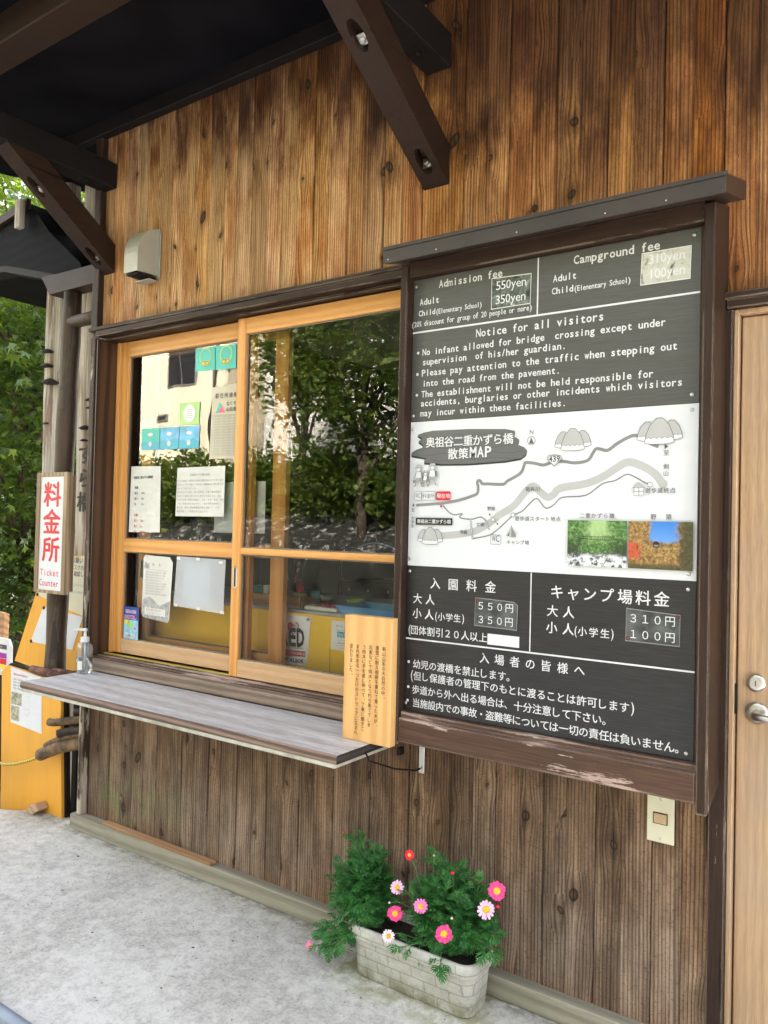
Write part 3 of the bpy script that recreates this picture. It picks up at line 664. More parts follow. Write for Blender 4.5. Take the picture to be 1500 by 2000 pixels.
    t = MB().mat('batten'); t.box(-3.10, -2.385, -0.044, -0.008, 0.0945, 0.108, 0.002)
    tag(t.build('loose_batten', None), 'thin brown batten lying loose on the sill beam below the boards', 'batten')

# ------------------------------------------------------------------ the notice board
LAT = [('Admission fee',.1168,1.3735,.3447),('Adult',.0453,1.3256,.1202),('Child',.042,1.2903,.1064),('(Elementary School)',.1089,1.2894,.2752),('(20% discount for group of 20 people or more)',.0165,1.2562,.4443),('Campground fee',.5709,1.3712,.8178),('Adult',.5086,1.3287,.5816),('Child',.5053,1.2927,.5724),('(Elementary School)',.5744,1.2918,.7388),('Notice for all visitors',.2559,1.1964,.6652),('No infant allowed for bridge  crossing except under',.0599,1.1593,.8367),('supervision  of his/her guardian.',.0607,1.1272,.5545),('Please pay attention to the traffic when stepping out',.0592,1.0911,.868),('into the road from the pavement.',.0626,1.057,.5378),('The establishment will not be held responsible for',.0594,1.022,.8059),('accidents, burglaries or other incidents which visitors',.0576,.9924,.8825),('may incur within these facilities.',.0568,.9599,.5578)]
CJ = [('入園料金',.1285,.4202,.325,.0385),('大人',.0626,.3668,.1105,.0355),('小人',.0622,.3187,.1084,.0355),('小学生',.1538,.3153,.2111,.027),('団体割引２０人以上',.0533,.2641,.3032,.031),('キャンプ場料金',.5396,.4198,.8365,.043),('大人',.5269,.3638,.5762,.036),('小人',.5258,.3153,.5758,.036),('小学生',.6181,.3128,.6833,.028),('入場者の皆様へ',.3094,.202,.6116,.034),('幼児の渡橋を禁止します。',.0648,.1549,.4003,.0305),('但し保護者の管理下のもとに渡ることは許可します',.0685,.1166,.7417,.0305),('歩道から外へ出る場合は、十分注意して下さい。',.0636,.0724,.6953,.0305),('当施設内での事故・盗難等については一切の責任は負いません。',.0664,.0299,.8922,.0305)]
BOARD = [(.0477,.8997),(.076,.9067),(.108,.9106),(.2395,.9092),(.3636,.9027),(.3954,.8959),(.3976,.8881),(.3922,.88),(.4098,.8696),(.412,.8631),(.4053,.8538),(.4276,.8447),(.4381,.8335),(.4349,.8228),(.418,.8119),(.3658,.8052),(.2422,.8001),(.1425,.8015),(.0786,.8073),(.0768,.817),(.0863,.8222),(.029,.8324),(.0271,.8415),(.0449,.8513),(.0732,.8585),(.069,.8676),(.0524,.8787),(.0685,.8863)]
ROAD = [(.0498,.6697),(.1062,.6733),(.1574,.6774),(.2148,.6875),(.2632,.702),(.2741,.7098),(.2752,.7276),(.2719,.7407),(.2762,.7473),(.2836,.7452),(.2896,.7372),(.3101,.7363),(.3603,.7344),(.3742,.7439),(.4087,.7612),(.4223,.7737),(.4288,.7913),(.4341,.7988),(.4627,.7955),(.4896,.7897),(.5159,.7965),(.5484,.7993),(.587,.7933),(.6245,.7995),(.6396,.8201),(.6486,.8318),(.664,.8295),(.6822,.8264),(.7089,.8443),(.7382,.8596),(.7585,.8645),(.7789,.8559),(.802,.8393),(.8218,.831)]
RIVER = [(.109,.5689),(.2474,.5844),(.3129,.6133),(.3483,.6396),(.3969,.6689),(.4306,.707),(.454,.7276),(.468,.7240),(.481,.7111),(.5049,.695),(.5244,.7034),(.5434,.7207),(.6196,.7331),(.6685,.7516),(.7042,.7735),(.7394,.7914),(.7802,.7787),(.8146,.7565),(.8318,.7333),(.8385,.7304)]
TRAIL = [(.1498,.67),(.1736,.6479),(.1946,.64),(.2219,.6436),(.2124,.6315),(.2538,.6268),(.2869,.6338),(.3055,.6229)]
TRAIL2 = [(.259,.5663),(.3138,.5775),(.3422,.5944),(.3838,.6304),(.3975,.6414),(.4249,.6531),(.445,.6722),(.4716,.6911),(.4989,.663),(.525,.6724),(.5505,.694),(.6202,.6999),(.6688,.7325),(.7048,.7409),(.737,.7575),(.7634,.7476),(.7867,.7339),(.7981,.7309)]
def smooth_line(p, k=4):
    out = []
    for i in range(len(p)-1):
        a, b, c, d = p[max(i-1, 0)], p[i], p[i+1], p[min(i+2, len(p)-1)]
        for j in range(k):
            t = j/k; out.append(tuple(0.5*((2*b[q])+(c[q]-a[q])*t+(2*a[q]-5*b[q]+4*c[q]-d[q])*t*t+(3*b[q]-a[q]-3*c[q]+d[q])*t**3) for q in (0, 1)))
    return out + [p[-1]]

def notice_board():
    N = thing('notice_board', 'tall brown framed notice board listing fees and rules with a trail map', 'notice board', (-0.94, -0.1, 0.775), 'boards fixed to the ticket office')
    del N['group']
    m = MB(); m.box(-1.430, -1.4025, -0.176, -0.022, 0.79, 2.352, 0.003); m.build('side_post', 'brown_z', N)
    m = MB().mat('brown_z'); m.extrude([(-0.483, y, z) for y, z in ((-0.004, 0.83), (-0.176, 0.772), (-0.176, 2.352), (-0.004, 2.40))], (0.028, 0, 0), 0.003); m.build('side_post', None, N)
    m = MB(); m.box(-1.402, -0.4835, -0.168, -0.006, 2.309, 2.362, 0.003); m.build('top_rail', 'brown_x', N)
    m = MB().mat('brown_rail'); m.box(-1.402, -0.4835, -0.173, -0.006, 0.797, 0.877, 0.004); m.box(-1.402, -0.4835, -0.158, -0.1365, 0.8775, 0.894, 0.002); m.build('bottom_rail', None, N)
    m = MB(); m.box(-1.402, -0.4835, -0.1365, -0.115, 0.878, 2.3085); m.build('back_panel', 'darkjamb', N)
    m = MB().mat('cap'); m.extrude([(-1.449, y, z) for y, z in ((-0.25, 2.338), (-0.25, 2.389), (-0.002, 2.462), (-0.002, 2.41))], (1.033, 0, 0), 0.0015)
    # folded drip edge of the cap
    m.box(-1.4535, -0.4115, -0.2535, -0.2505, 2.381, 2.392); cap = m.build('cap', None, N)
    for x in (-1.43, -1.25, -0.98, -0.72, -0.56):
        m = MB().mat('paper'); m.disc((x, -0.2502, 2.35), 0.0020, n=8, thick=0.001); m.build('nail', None, cap)
    O = (-1.421, -0.14, 0.895)
    def panel(name, v0, v1, mat):
        m = MB(); m.box(-1.4, -0.4965, -0.1395, -0.1368, 0.895+v0+0.0006, 0.895+v1-0.0006, 0.0008); return m.build(name, mat, N)
    def screws(par, pts):
        for u, v in pts:
            m = MB().mat('steel'); m.disc((O[0]+u, -0.1396, O[2]+v), 0.0055, n=14, thick=0.0012, dome=0.0022); m.build('screw', None, par)
    # English rules
    P = panel('english_panel', 0.943, 1.412, 'signglare')
    s = Sheet((O[0], -0.1395, O[2]))
    s.rect(.459, 1.2405, .4632, 1.4105, 'white'); s.rect(.0215, 1.2345, .923, 1.2400, 'white')
    for a, u0, v, u1 in LAT:
        small = a.startswith('(')
        s.latin(a, u0, v, u1, 'white', 0.016 if not small else 0.010, 0.70 if not small else 0.92)
    for u, v in ((.0436, 1.1694), (.0429, 1.099), (.0422, 1.0307)): s.circ(u, v, .0048, 'white', 14)
    s.build('lettering', P)
    screws(P, ((.030, 1.3896), (.9065, 1.3926), (.9063, .9659), (.030, .9631)))
    foil = NT('peeling_silver_foil'); c = foil.co(); n = foil.noise(c, 24, 6, 0.7, 1.0)
    M['foil'] = foil.set(color=foil.ramp(n, (0.36, (0.03, 0.03, 0.028)), (0.46, (0.44, 0.43, 0.37)), (0.7, (0.54, 0.53, 0.47))), rough=0.3, normal=foil.bump(n, 0.3, 0.003))
    foil2 = NT('clouded_price_foil'); c = foil2.co(); n = foil2.noise(c, 16, 6, 0.7, 1.0)
    M['foil2'] = foil2.set(color=foil2.ramp(n, (0.38, (0.025, 0.03, 0.03)), (0.55, (0.13, 0.15, 0.14)), (0.68, (0.60, 0.58, 0.50))), rough=0.25, normal=foil2.bump(n, 0.3, 0.003))
    def ticket(par, q, mat, lines, ink, cjk=False, edge='paper'):
        m = MB().mat(mat); m.extrude([(O[0]+u, -0.1407, O[2]+v) for u, v in q], (0, -0.0007, 0)); t = m.build('price_plate', None, par)
        s = Sheet((O[0], -0.1414, O[2]), lift=0.0003)
        s.line(q, 0.003, edge, True); s.up()
        for a, u0, v, u1, em in lines:
            if cjk: s.kanji(a, u0, v, u1, em, ink, 0.0)
            else: s.latin(a, u0, v, u1, ink, 0.0, 0.80)
        s.build('lettering', t); return t
    ticket(P, [(.3088, 1.2765), (.4383, 1.2761), (.4399, 1.3661), (.3088, 1.3716)], 'foil2', [('550yen', .3231, 1.3331, .4251, 0), ('350yen', .3219, 1.2895, .4239, 0)], 'white')
    ticket(P, [(.7661, 1.2791), (.8971, 1.2772), (.8992, 1.3647), (.7689, 1.366)], 'foil', [('310yen', .786, 1.3336, .884, 0), ('100yen', .7867, 1.2925, .8847, 0)], 'white')
    # map
    P = panel('map_panel', 0.472, 0.943, 'panelwhite')
    s = Sheet((O[0], -0.1395, O[2]), step=0.00012)
    s.line(smooth_line(RIVER), 0.022, 'grey2'); s.up(); s.circ(.8350, .7300, .0125, 'grey2'); s.up()
    s.line(smooth_line(TRAIL2), .0040, 'grey1'); s.line(smooth_line(TRAIL), .0042, 'grey1'); s.up()
    s.line(smooth_line(ROAD), .0092, 'grey1'); s.up()
    s.poly([(u-.001, v-.0055) for u, v in BOARD], 'black'); s.up(); s.poly(BOARD, 'grey3'); s.up()
    for v, a, b in ((.890, .10, .37), (.872, .075, .39), (.852, .05, .39), (.833, .05, .42), (.815, .10, .40)):
        s.line(smooth_line([(a+(b-a)*i/8, v+.0035*math.sin(i*1.9+v*80)) for i in range(9)]), .0007, 'black')
    s.up()
    for a, u, v, u1, e in (('奥祖谷二重かずら橋', .0995, .8722, .3755, .036), ('散策', .1835, .8325, .2215, .037)):
        s.kanji(a, u, v, u1, e*1.04, 'black', 0.045)
    s.latin('MAP', .243, .8190, .3215, 'black', 0.05, .62); s.up()
    for a, u, v, u1, e in (('奥祖谷二重かずら橋', .0990, .8730, .3750, .036), ('散策', .1830, .8333, .2210, .037)):
        s.kanji(a, u, v, u1, e, 'white', 0.022)
    s.latin('MAP', .2425, .8200, .3210, 'white', 0.025, .62)
    s.put('N', .4506, .883, .018, .018, 'ink', 0, True); s.ring(.4504, .8634, .0125, .0012, 'ink'); s.poly([(.4424, .8545), (.4585, .8545), (.4504, .8735)], 'grey3')
    def hills(u, v, w):
        for du, dv, k, top in ((-.30, -.01, .52, 0), (.30, .0, .52, 0), (0, -.03, .72, 1)):
            cx, b = u+du*w, v+dv*w-.30*w*(1 if top else .75); W2, Hh = k*w/2, w*(.66 if top else .48)
            o = [(cx-W2, b+.03*w), (cx-W2*.92, b+Hh*.35), (cx-W2*.65, b+Hh*.72), (cx-W2*.2, b+Hh*.98), (cx+W2*.2, b+Hh*.98), (cx+W2*.65, b+Hh*.72), (cx+W2*.92, b+Hh*.35), (cx+W2, b+.03*w), (cx+W2*.5, b-.01*w), (cx-W2*.5, b-.01*w)]
            s.poly(o, 'panelwhite'); s.up(); zig = [(cx+W2*(-.95+1.9*i/10), b+Hh*(.20+(.06 if i % 2 else 0))) for i in range(11)]
            s.poly(zig + [o[5+1], o[5], o[4], o[3], o[2], o[1]], 'grey2'); s.up(); s.line(zig, .0009, 'ink'); s.line(o, .0013, 'ink', True); s.up()
    hills(.5793, .8620, .098); hills(.824, .874, .108); hills(.1073, .5720, .084)
    s.up(); q = [(.5075, .8155), (.5255, .8185), (.5435, .8155), (.5475, .806), (.541, .798), (.5255, .7855), (.510, .798), (.5035, .806)]
    s.poly(q, 'panelwhite'); s.up(); s.line(q, .0016, 'ink', True); s.line([(.5255+(u-.5255)*.86, .803+(v-.803)*.86) for u, v in q], .0008, 'ink', True)
    s.latin('439', .5085, .7985, .5430, 'ink', .02, .72)
    for a, u0, u1, bg, ink in (('WC', .0455, .0705, 'panelwhite', 'ink'), ('料金所', .0740, .1235, 'panelwhite', 'ink'), ('現在地', .1275, .1800, 'red', 'white')):
        uu0, uu1 = u0, u1; r = [(uu0+.003, .6865), (uu1-.003, .6865), (uu1, .6895), (uu1, .7105), (uu1-.003, .7135), (uu0+.003, .7135), (uu0, .7105), (uu0, .6895)]
        s.poly(r, bg); s.up(); s.line(r, .0010, 'ink' if bg != 'red' else 'red', True)
        if a == 'WC': s.latin(a, u0+.003, .6935, u1-.003, ink, 0, .8)
        else: s.kanji(a, u0+.0095, .7000, u1-.0095, .0165, ink, 0.01 if bg == 'red' else 0)
    s.circ(.1467, .6666, .0040, 'red')
    s.rect(.0520, .6065, .1890, .6290, 'black'); s.up(); s.kanji('奥祖谷二重かずら橋', .0645, .6178, .1765, .0142, 'white', .012)
    s.kanji('野猿', .3175, .6602, .3310, .0135, 'ink'); s.circ(.3195, .6419, .0028, 'ink'); s.circ(.3467, .6138, .0028, 'ink'); s.line([(.3195, .6419), (.3467, .6138)], .0008, 'ink')
    s.poly([(.326, .622), (.336, .622), (.336, .629), (.331, .633), (.326, .629)], 'panelwhite'); s.up(); s.line([(.326, .622), (.336, .622), (.336, .629), (.331, .633), (.326, .629)], .001, 'ink', True)
    for a, b in (((.2535, .6275), (.2620, .5640)), ((.3060, .6235), (.3190, .5960))):
        s.line([a, b], .0050, 'ink'); s.up(); s.line([a, b], .0030, 'panelwhite'); s.up()
        for i in range(9): q = (a[0]+(b[0]-a[0])*i/8, a[1]+(b[1]-a[1])*i/8); s.line([(q[0]-.0025, q[1]), (q[0]+.0025, q[1])], .0009, 'ink')
    for u, v in ((.3975, .6414), (.8021, .728)): s.circ(u, v, .0065, 'panelwhite'); s.up(); s.ring(u, v, .0065, .0012, 'ink')
    s.kanji('女橋', .2815, .6110, .2945, .0130, 'ink'); s.kanji('男橋', .2235, .5860, .2365, .0130, 'ink')
    r = [(.3270, .5515), (.3570, .5515), (.3595, .554), (.3595, .578), (.357, .5805), (.327, .5805), (.3245, .578), (.3245, .554)]; s.line(r, .001, 'ink', True); s.latin('WC', .3290, .5590, .3550, 'ink', 0, .8)
    s.poly([(.3760, .578), (.3935, .6105), (.3935, .575)], 'grey2'); s.poly([(.3935, .575), (.3935, .6105), (.4100, .5765)], 'grey1'); s.up(); s.poly([(.381, .5785), (.388, .591), (.3865, .5785)], 'ink')
    s.kanji('キャンプ場', .3855, .5595, .4450, .0140, 'ink'); s.kanji('遊歩道スタート地点', .4115, .6310, .5420, .0150, 'ink')
    s.kanji('二重かずら橋', .6130, .6420, .6990, .0155, 'ink'); s.kanji('野 猿', .8130, .6410, .8530, .0160, 'ink'); s.kanji('祖谷川', .4440, .7190, .4750, .0150, 'ink'); s.kanji('遊歩道終点', .7970, .7120, .8620, .0150, 'ink')
    for i, ch in enumerate('至 剣山'): s.kanji(ch, .8439, .8130-.0185*i, .8439, .0155, 'ink')
    for i, ch in enumerate('至 大歩危'): s.kanji(ch, .0408, .6540-.0130*i, .0408, .0118, 'ink')
    s.poly([(.839, .823), (.839, .837), (.849, .830)], 'ink'); s.poly([(.0445, .6635), (.0445, .6760), (.0375, .6697)], 'ink')
    # rest hut drawing
    s.poly([(.7550, .7200), (.7720, .7345), (.7900, .7200)], 'grey2'); s.poly([(.7590, .7195), (.7860, .7195), (.7860, .7000), (.7590, .6985)], 'panelwhite'); s.up()
    s.line([(.7550, .7200), (.7720, .7345), (.7900, .7200)], .0016, 'grey1', True); s.line([(.7590, .7195), (.7590, .6985), (.7860, .7000), (.7860, .7195)], .0018, 'grey1'); s.line([(.7590, .7090), (.7860, .7100)], .0018, 'grey1'); s.line([(.7725, .7195), (.7725, .6985)], .0018, 'grey1')
    # three walkers with hats and packs, line drawing
    for u, v, k in ((.0600, .7700, 1.0), (.0860, .7590, .74), (.1120, .7740, 1.04)):
        a = .040*k
        body = [(u-.22*a, v+.20*a), (u+.20*a, v+.22*a), (u+.32*a, v-.30*a), (u-.30*a, v-.32*a)]
        s.poly(body, 'panelwhite'); s.poly([(u+.20*a, v+.18*a), (u+.46*a, v+.12*a), (u+.46*a, v-.30*a), (u+.26*a, v-.30*a)], 'grey1')
        s.poly([(u-.24*a, v-.32*a), (u+.02*a, v-.32*a), (u-.22*a, v-.96*a), (u-.38*a, v-.96*a)], 'grey2'); s.poly([(u+.02*a, v-.32*a), (u+.28*a, v-.32*a), (u+.40*a, v-.92*a), (u+.24*a, v-.96*a)], 'grey2')
        s.circ(u, v+.42*a, .20*a, 'panelwhite', 14); s.up()
        s.line(body, .0010, 'ink', True); s.ring(u, v+.42*a, .20*a, .0009, 'ink', 14); s.poly([(u-.36*a, v+.50*a), (u+.34*a, v+.54*a), (u+.20*a, v+.74*a), (u-.16*a, v+.74*a)], 'grey2'); s.up()
        s.line([(u-.36*a, v+.50*a), (u+.34*a, v+.54*a), (u+.20*a, v+.74*a), (u-.16*a, v+.74*a)], .0009, 'ink', True)
        s.line([(u-.22*a, v+.15*a), (u-.42*a, v-.25*a), (u-.36*a, v-.45*a)], .0012, 'ink'); s.line([(u-.12*a, v-.34*a), (u-.30*a, v-.96*a), (u-.46*a, v-1.0*a)], .0014, 'ink'); s.line([(u+.14*a, v-.34*a), (u+.32*a, v-.94*a), (u+.50*a, v-.96*a)], .0014, 'ink')
        s.rect(u-.52*a, v-.70*a, u-.24*a, v-.46*a, 'grey1')
    # the two printed photographs
    def printed(name, kind):
        """a printed snapshot whose picture is mixed from noise-edged regions of its own inks"""
        t = NT(name); c = t.co(); sx, sy, sz = t.n('SeparateXYZ', {0: c}).outputs
        u0 = O[0] + (.5715 if kind == 0 else .7468)
        u = t.math('DIVIDE', t.math('SUBTRACT', sx, u0), .170); v = t.math('DIVIDE', t.math('SUBTRACT', sz, O[2]+.4990), .1292)
        n1 = t.noise(c, 34, 6, .72); n2 = t.noise(c, 110, 5, .75); n3 = t.noise(c, 15, 3, .6)
        w = lambda q, k: t.math('ADD', q, t.math('MULTIPLY', t.math('SUBTRACT', n1, .5), k))
        if kind == 0:
            col = t.ramp(n2, (.32, (.015, .035, .012)), (.5, (.06, .15, .035)), (.68, (.26, .42, .13)))
            glow = t.math('MULTIPLY', t.step(t.math('ABSOLUTE', t.math('SUBTRACT', w(u, .5), .52)), .30, .05), t.step(w(v, .4), .45, .8))
            col = t.mix(t.math('MULTIPLY', glow, .7), col, (.42, .58, .26))
            side = t.math('MAXIMUM', t.step(w(u, .5), .30, .12), t.step(w(u, .5), .68, .86)); low = t.step(w(v, .5), .75, .35)
            col = t.mix(t.math('MULTIPLY', t.math('MULTIPLY', side, low), .85), col, t.mix(n2, (.004, .008, .004), (.03, .05, .02)))
            wat = t.math('MULTIPLY', t.step(w(v, .30), .30, .20), t.step(t.noise(c, 60, 5, .7), .40, .54))
            col = t.mix(t.step(w(v, .3), .34, .26), col, (.05, .055, .05)); col = t.mix(wat, col, (.62, .66, .68))
        else:
            col = t.ramp(n2, (.30, (.035, .022, .010)), (.48, (.22, .12, .035)), (.60, (.40, .27, .10)), (.75, (.30, .30, .09)))
            skm = t.math('MULTIPLY', t.step(w(v, .35), .52, .62), t.step(t.math('ABSOLUTE', t.math('SUBTRACT', w(u, .35), .56)), .26, .16))
            col = t.mix(skm, col, t.mix(v, (.20, .42, .72), (.03, .17, .55)))
            dk = t.math('MAXIMUM', t.step(w(u, .35), .74, .86), t.step(w(v, .3), .16, .04)); col = t.mix(t.math('MULTIPLY', dk, .85), col, t.mix(n2, (.006, .008, .004), (.07, .075, .03)))
            rd = t.math('MULTIPLY', t.step(w(u, .3), .24, .12), t.math('MULTIPLY', t.step(w(v, .4), .18, .28), t.step(w(v, .4), .60, .46))); col = t.mix(t.math('MULTIPLY', rd, t.step(n2, .35, .55)), col, (.55, .06, .03))
        return t.set(color=col, rough=.4)
    M['ph_gorge'] = printed('printed_gorge_photo', 0); M['ph_cart'] = printed('printed_autumn_photo', 1)
    x0, x1, y0, y1 = .5715, .7422, .4990, .6284
    s.up(); s.rect(x0, y0, x1, y1, 'ph_gorge'); s.up()
    s.line([(.6050, .5840), (.6500, .5825), (.7000, .5838)], .0013, 'black'); s.line([(.6050, .5770), (.6500, .5745), (.7000, .5740)], .0015, 'black')
    for i in range(16): s.line([(.606+.0062*i, .5838), (.606+.0062*i, .5755)], .0007, 'black')
    s.rect(.7468, y0, .9163, .6280, 'ph_cart'); s.up(); s.rect(.8130, .558, .8300, .569, 'black'); s.up(); s.rect(.8155, .5605, .8275, .5655, 'grey1'); s.poly([(.8110, .569), (.8325, .569), (.8215, .5755)], 'black')
    s.build('map_print', P)
    screws(P, ((.9058, .9258), (.030, .9199), (.030, .495), (.905, .4914)))
    # Japanese rules
    P = panel('japanese_panel', 0.0, 0.472, 'signgrey')
    s = Sheet((O[0], -0.1395, O[2]))
    s.rect(.4565, .2380, .4600, .4710, 'white'); s.rect(.0215, .2325, .9240, .2372, 'white')
    for a, u0, v, u1, em in CJ: s.kanji(a, u0, v, u1, em, 'white', 0.010)
    for ch, u, v, e in (('(', .1310, .3055, .030), (')', .2290, .3060, .030), ('(', .0310, .2530, .034), ('(', .5950, .3020, .031), (')', .7010, .3030, .031), ('(', .0440, .1055, .036), (')', .7600, .1055, .036)): s.put(ch, u, v, e*.8, e*1.1, 'white', 0.01)
    for u, v in ((.0343, .159), (.0350, .078), (.0333, .0336)): s.circ(u, v, .0048, 'white', 14)
    s.rect(.3184, .2450, .4240, .2780, 'panelwhite')
    s.build('lettering', P)
    screws(P, ((.030, .454), (.9045, .45), (.9054, .0194), (.026, .0245)))
    M['clearplate'] = plain('smoky_price_plate', (.085, .09, .088), .2, var=.3, sc=14)
    a = ticket(P, [(.2736, .2994), (.4155, .2967), (.4174, .3700), (.4040, .3800), (.2755, .3844)], 'clearplate', [('５５０円', .294, .3613, .3905, .0300), ('３５０円', .295, .3194, .390, .0300)], 'white', True, 'grey1')
    b = ticket(P, [(.7416, .2996), (.8851, .2981), (.8856, .3802), (.7431, .3882)], 'clearplate', [('３１０円', .7621, .3628, .8598, .0300), ('１００円', .7629, .3198, .8599, .0300)], 'white', True, 'grey1')
    for par, u, v in ((a, .2810, .3790), (b, .8780, .3750), (b, .7480, .3070)):
        m = MB().mat(plain('rusty_tack', (.12, .035, .02), .6)); m.disc((O[0]+u, -0.1420, O[2]+v), .0055, n=12, thick=.001, dome=.002); m.build('tack', None, par)

# ------------------------------------------------------------------ things on and behind the window
def poster(name, label, cat, q, y, mat='paper', curl=0.0, group=None):
    """a sheet of paper whose corners q = (x,z) TL, TR, BR, BL hang in the plane y, with a slight curl"""
    m = MB().mat(mat); n = 8; T = []
    def pt(u, v, off): 
        a = [q[0][i]*(1-u)*(1-v)+q[1][i]*u*(1-v)+q[2][i]*u*v+q[3][i]*(1-u)*v for i in (0, 1)]
        return (a[0], y - off - curl*(math.sin(u*3.1+0.4)*0.5+0.5*abs(u-0.5)*v), a[1])
    for off in (0.0004, 0.0):
        T.append([[m.V(pt(i/n, j/n, off)) for i in range(n+1)] for j in range(n+1)])
    for j in range(n):
        for i in range(n):
            m.face([T[0][j+1][i], T[0][j+1][i+1], T[0][j][i+1], T[0][j][i]]); m.face([T[1][j][i], T[1][j][i+1], T[1][j+1][i+1], T[1][j+1][i]])
    o = m.build(name, None); tag(o, label, cat, group); return o
def sheet_on(q, y, lift=0.0012):
    BL, BR, TL = q[3], q[2], q[0]
    U = Vector((BR[0]-BL[0], 0, BR[1]-BL[1])); V_ = Vector((TL[0]-BL[0], 0, TL[1]-BL[1])); 
    Vp = V_ - U.normalized()*V_.dot(U.normalized())
    return Sheet((BL[0], y, BL[1]), U, Vp, lift), U.length, Vp.length

def papers():
    M['film'] = glass_like = NT('clear_plastic_sleeve')
    t = M['film']; tr = t.n('BsdfTransparent', {'Color': (0.93, 0.94, 0.95)}).outputs[0]; di = t.n('BsdfDiffuse', {'Color': (0.75, 0.77, 0.80)}).outputs[0]
    gl = t.n('BsdfGlossy', {'Roughness': 0.15}).outputs[0]; a = t.n('MixShader', {0: 0.42, 1: tr, 2: di}).outputs[0]
    t.t.links.new(t.n('MixShader', {0: 0.06, 1: a, 2: gl}).outputs[0], t.out.inputs['Surface']); M['film'] = t.m
    # bridge sizes
    q = [(-3.145, 1.754), (-2.932, 1.751), (-2.925, 1.442), (-3.149, 1.439)]
    o = poster('paper_notice', 'long white paper notice with black and red bridge measurements taped to the upper pane', 'paper notice', q, 0.095, 'paper', 0.002, 'notices taped in the window')
    s, w, h = sheet_on(q, 0.0935)
    s.kanji('奥祖谷二重かずら橋概要', .038, h-.055, .165, .0135, 'black', .02)
    for i, (a, b, c) in enumerate((('男橋', '', 'ink'), ('長さ', '44m', 'ink'), ('高さ', '12m', 'ink'), ('巾', '2m', 'ink'), ('', '', ''), ('女橋', '', 'red'), ('長さ', '22m', 'red'), ('高さ', '5m', 'red'), ('巾', '1m50cm', 'red'))):
        if a: s.text(a, .038, h-.108-.0262*i, .0135, c, .02); s.text(b, .090 if i < 6 else .084, h-.108-.0262*i, .0135, c, .008)
    s.build('lettering', o)
    q = [(-2.814, 1.739), (-2.506, 1.741), (-2.507, 1.520), (-2.819, 1.519)]
    o = poster('paper_notice', 'square cream paper notice with lines of grey writing, taped to the upper pane', 'paper notice', q, 0.095, 'paper', 0.002, 'notices taped in the window')
    s, w, h = sheet_on(q, 0.0935); M['pencil'] = plain('pale_grey_ink', (.30, .30, .29), .6, var=.02)
    s.kanji('奥祖谷かずら橋の由来', .098, h-.034, .215, .0125, 'pencil')
    for i, a in enumerate(('かずら橋は、徳島県三好市の祖谷川にかかる吊り橋で', '野生のかずらを編んで作られ、奥祖谷は二重に架かる', '橋として知られている。', '奥祖谷かずら橋は、約八百年前、平家一族が平家の', '馬場での訓練に通うために架けたと伝えられ、剣山', '平家の馬場で軍馬の調練に、また、生活、物流、流通', '一般に利用されたものです。　剣山名称の由来の', '重文化、指定、森林管理経営等の支援にて、三好', '重要な橋として利用されたものです。')):
        for j, ch in enumerate(a): s.kanji(ch, .016+.0125*j, h-.060-.0172*i, .016+.0125*j, .0108, 'pencil')
    s.build('lettering', o)
    q = [(-2.600, 1.672), (-2.296, 1.673), (-2.294, 1.452), (-2.600, 1.450)]
    poster('blank_sheet', 'blank white sheet hanging behind the glass beside the square notice', 'paper sheet', q, 0.128, 'panelwhite')
    # police bulletin
    q = [(-2.599, 2.090), (-2.395, 2.098), (-2.388, 1.771), (-2.607, 1.774)]
    o = poster('paper_poster', 'yellowed police bulletin poster with small mountain picture on the upper pane by the middle stile', 'poster', q, 0.0958, 'paper2', 0.001, 'notices taped in the window')
    s, w, h = sheet_on(q, 0.0946)
    s.kanji('駐在所速報', .036, h-.040, .150, .0235, 'ink', .02); s.text('なくそう', .095, h-.085, .021, 'ink', .02); s.text('山岳遭難', .095, h-.110, .021, 'ink', .02)
    s.poly([(.030, h-.115), (.055, h-.068), (.085, h-.115)], 'teal'); s.up(); s.poly([(.045, h-.115), (.070, h-.082), (.090, h-.115)], 'pinkink')
    for i in range(15): s.text('剣山周辺での登山は装備と計画を十分に', .026, h-.134-.0118*i, .0092, 'pencil', 0)
    s.frame(.016, .012, w-.016, h-.125, .001, 'pencil'); s.build('lettering', o)
    # coloured cards
    def card(q, col, label, fig):
        o = poster('picture_card', label, 'picture card', q, 0.0957, col, 0.0, 'coloured cards on the upper pane')
        s, w, h = sheet_on(q, 0.0949); cx, cy = w/2, h/2
        fig(s, w, h); s.build('card_print', o)
    def f_round(s, w, h): s.ring(w*.5, h*.62, .035, .007, 'greenink', 24); s.up(); s.circ(w*.4, h*.32, .012, 'yellowink'); s.circ(w*.6, h*.32, .012, 'yellowink'); s.up(); s.ring(w*.4, h*.32, .009, .003, 'ink', 14); s.ring(w*.6, h*.32, .009, .003, 'ink', 14)
    def f_wave(s, w, h): s.poly([(0, 0), (w, 0), (w, h*.3), (w*.7, h*.5), (w*.45, h*.28), (w*.2, h*.42), (0, h*.25)], 'blueink' if 0 else 'cyan'); s.up(); s.circ(w*.5, h*.26, .012, 'paper'); s.circ(w*.5, h*.70, .018, 'panelwhite', ry=.008)
    card([(-2.717, 2.274), (-2.592, 2.271), (-2.588, 2.168), (-2.712, 2.171)], 'teal', 'teal card with a round emblem, the one further from the middle stile', f_round)
    card([(-2.588, 2.271), (-2.460, 2.268), (-2.457, 2.163), (-2.584, 2.166)], 'teal', 'teal card with a round emblem, the one touching the middle stile', f_round)
    card([(-3.077, 1.933), (-2.947, 1.930), (-2.947, 1.828), (-3.076, 1.830)], 'teal', 'sea green card in the row of three, beside the dark window edge', f_wave)
    card([(-2.943, 1.930), (-2.812, 1.928), (-2.814, 1.826), (-2.943, 1.828)], 'sky', 'blue card in the middle of the row of three', f_wave)
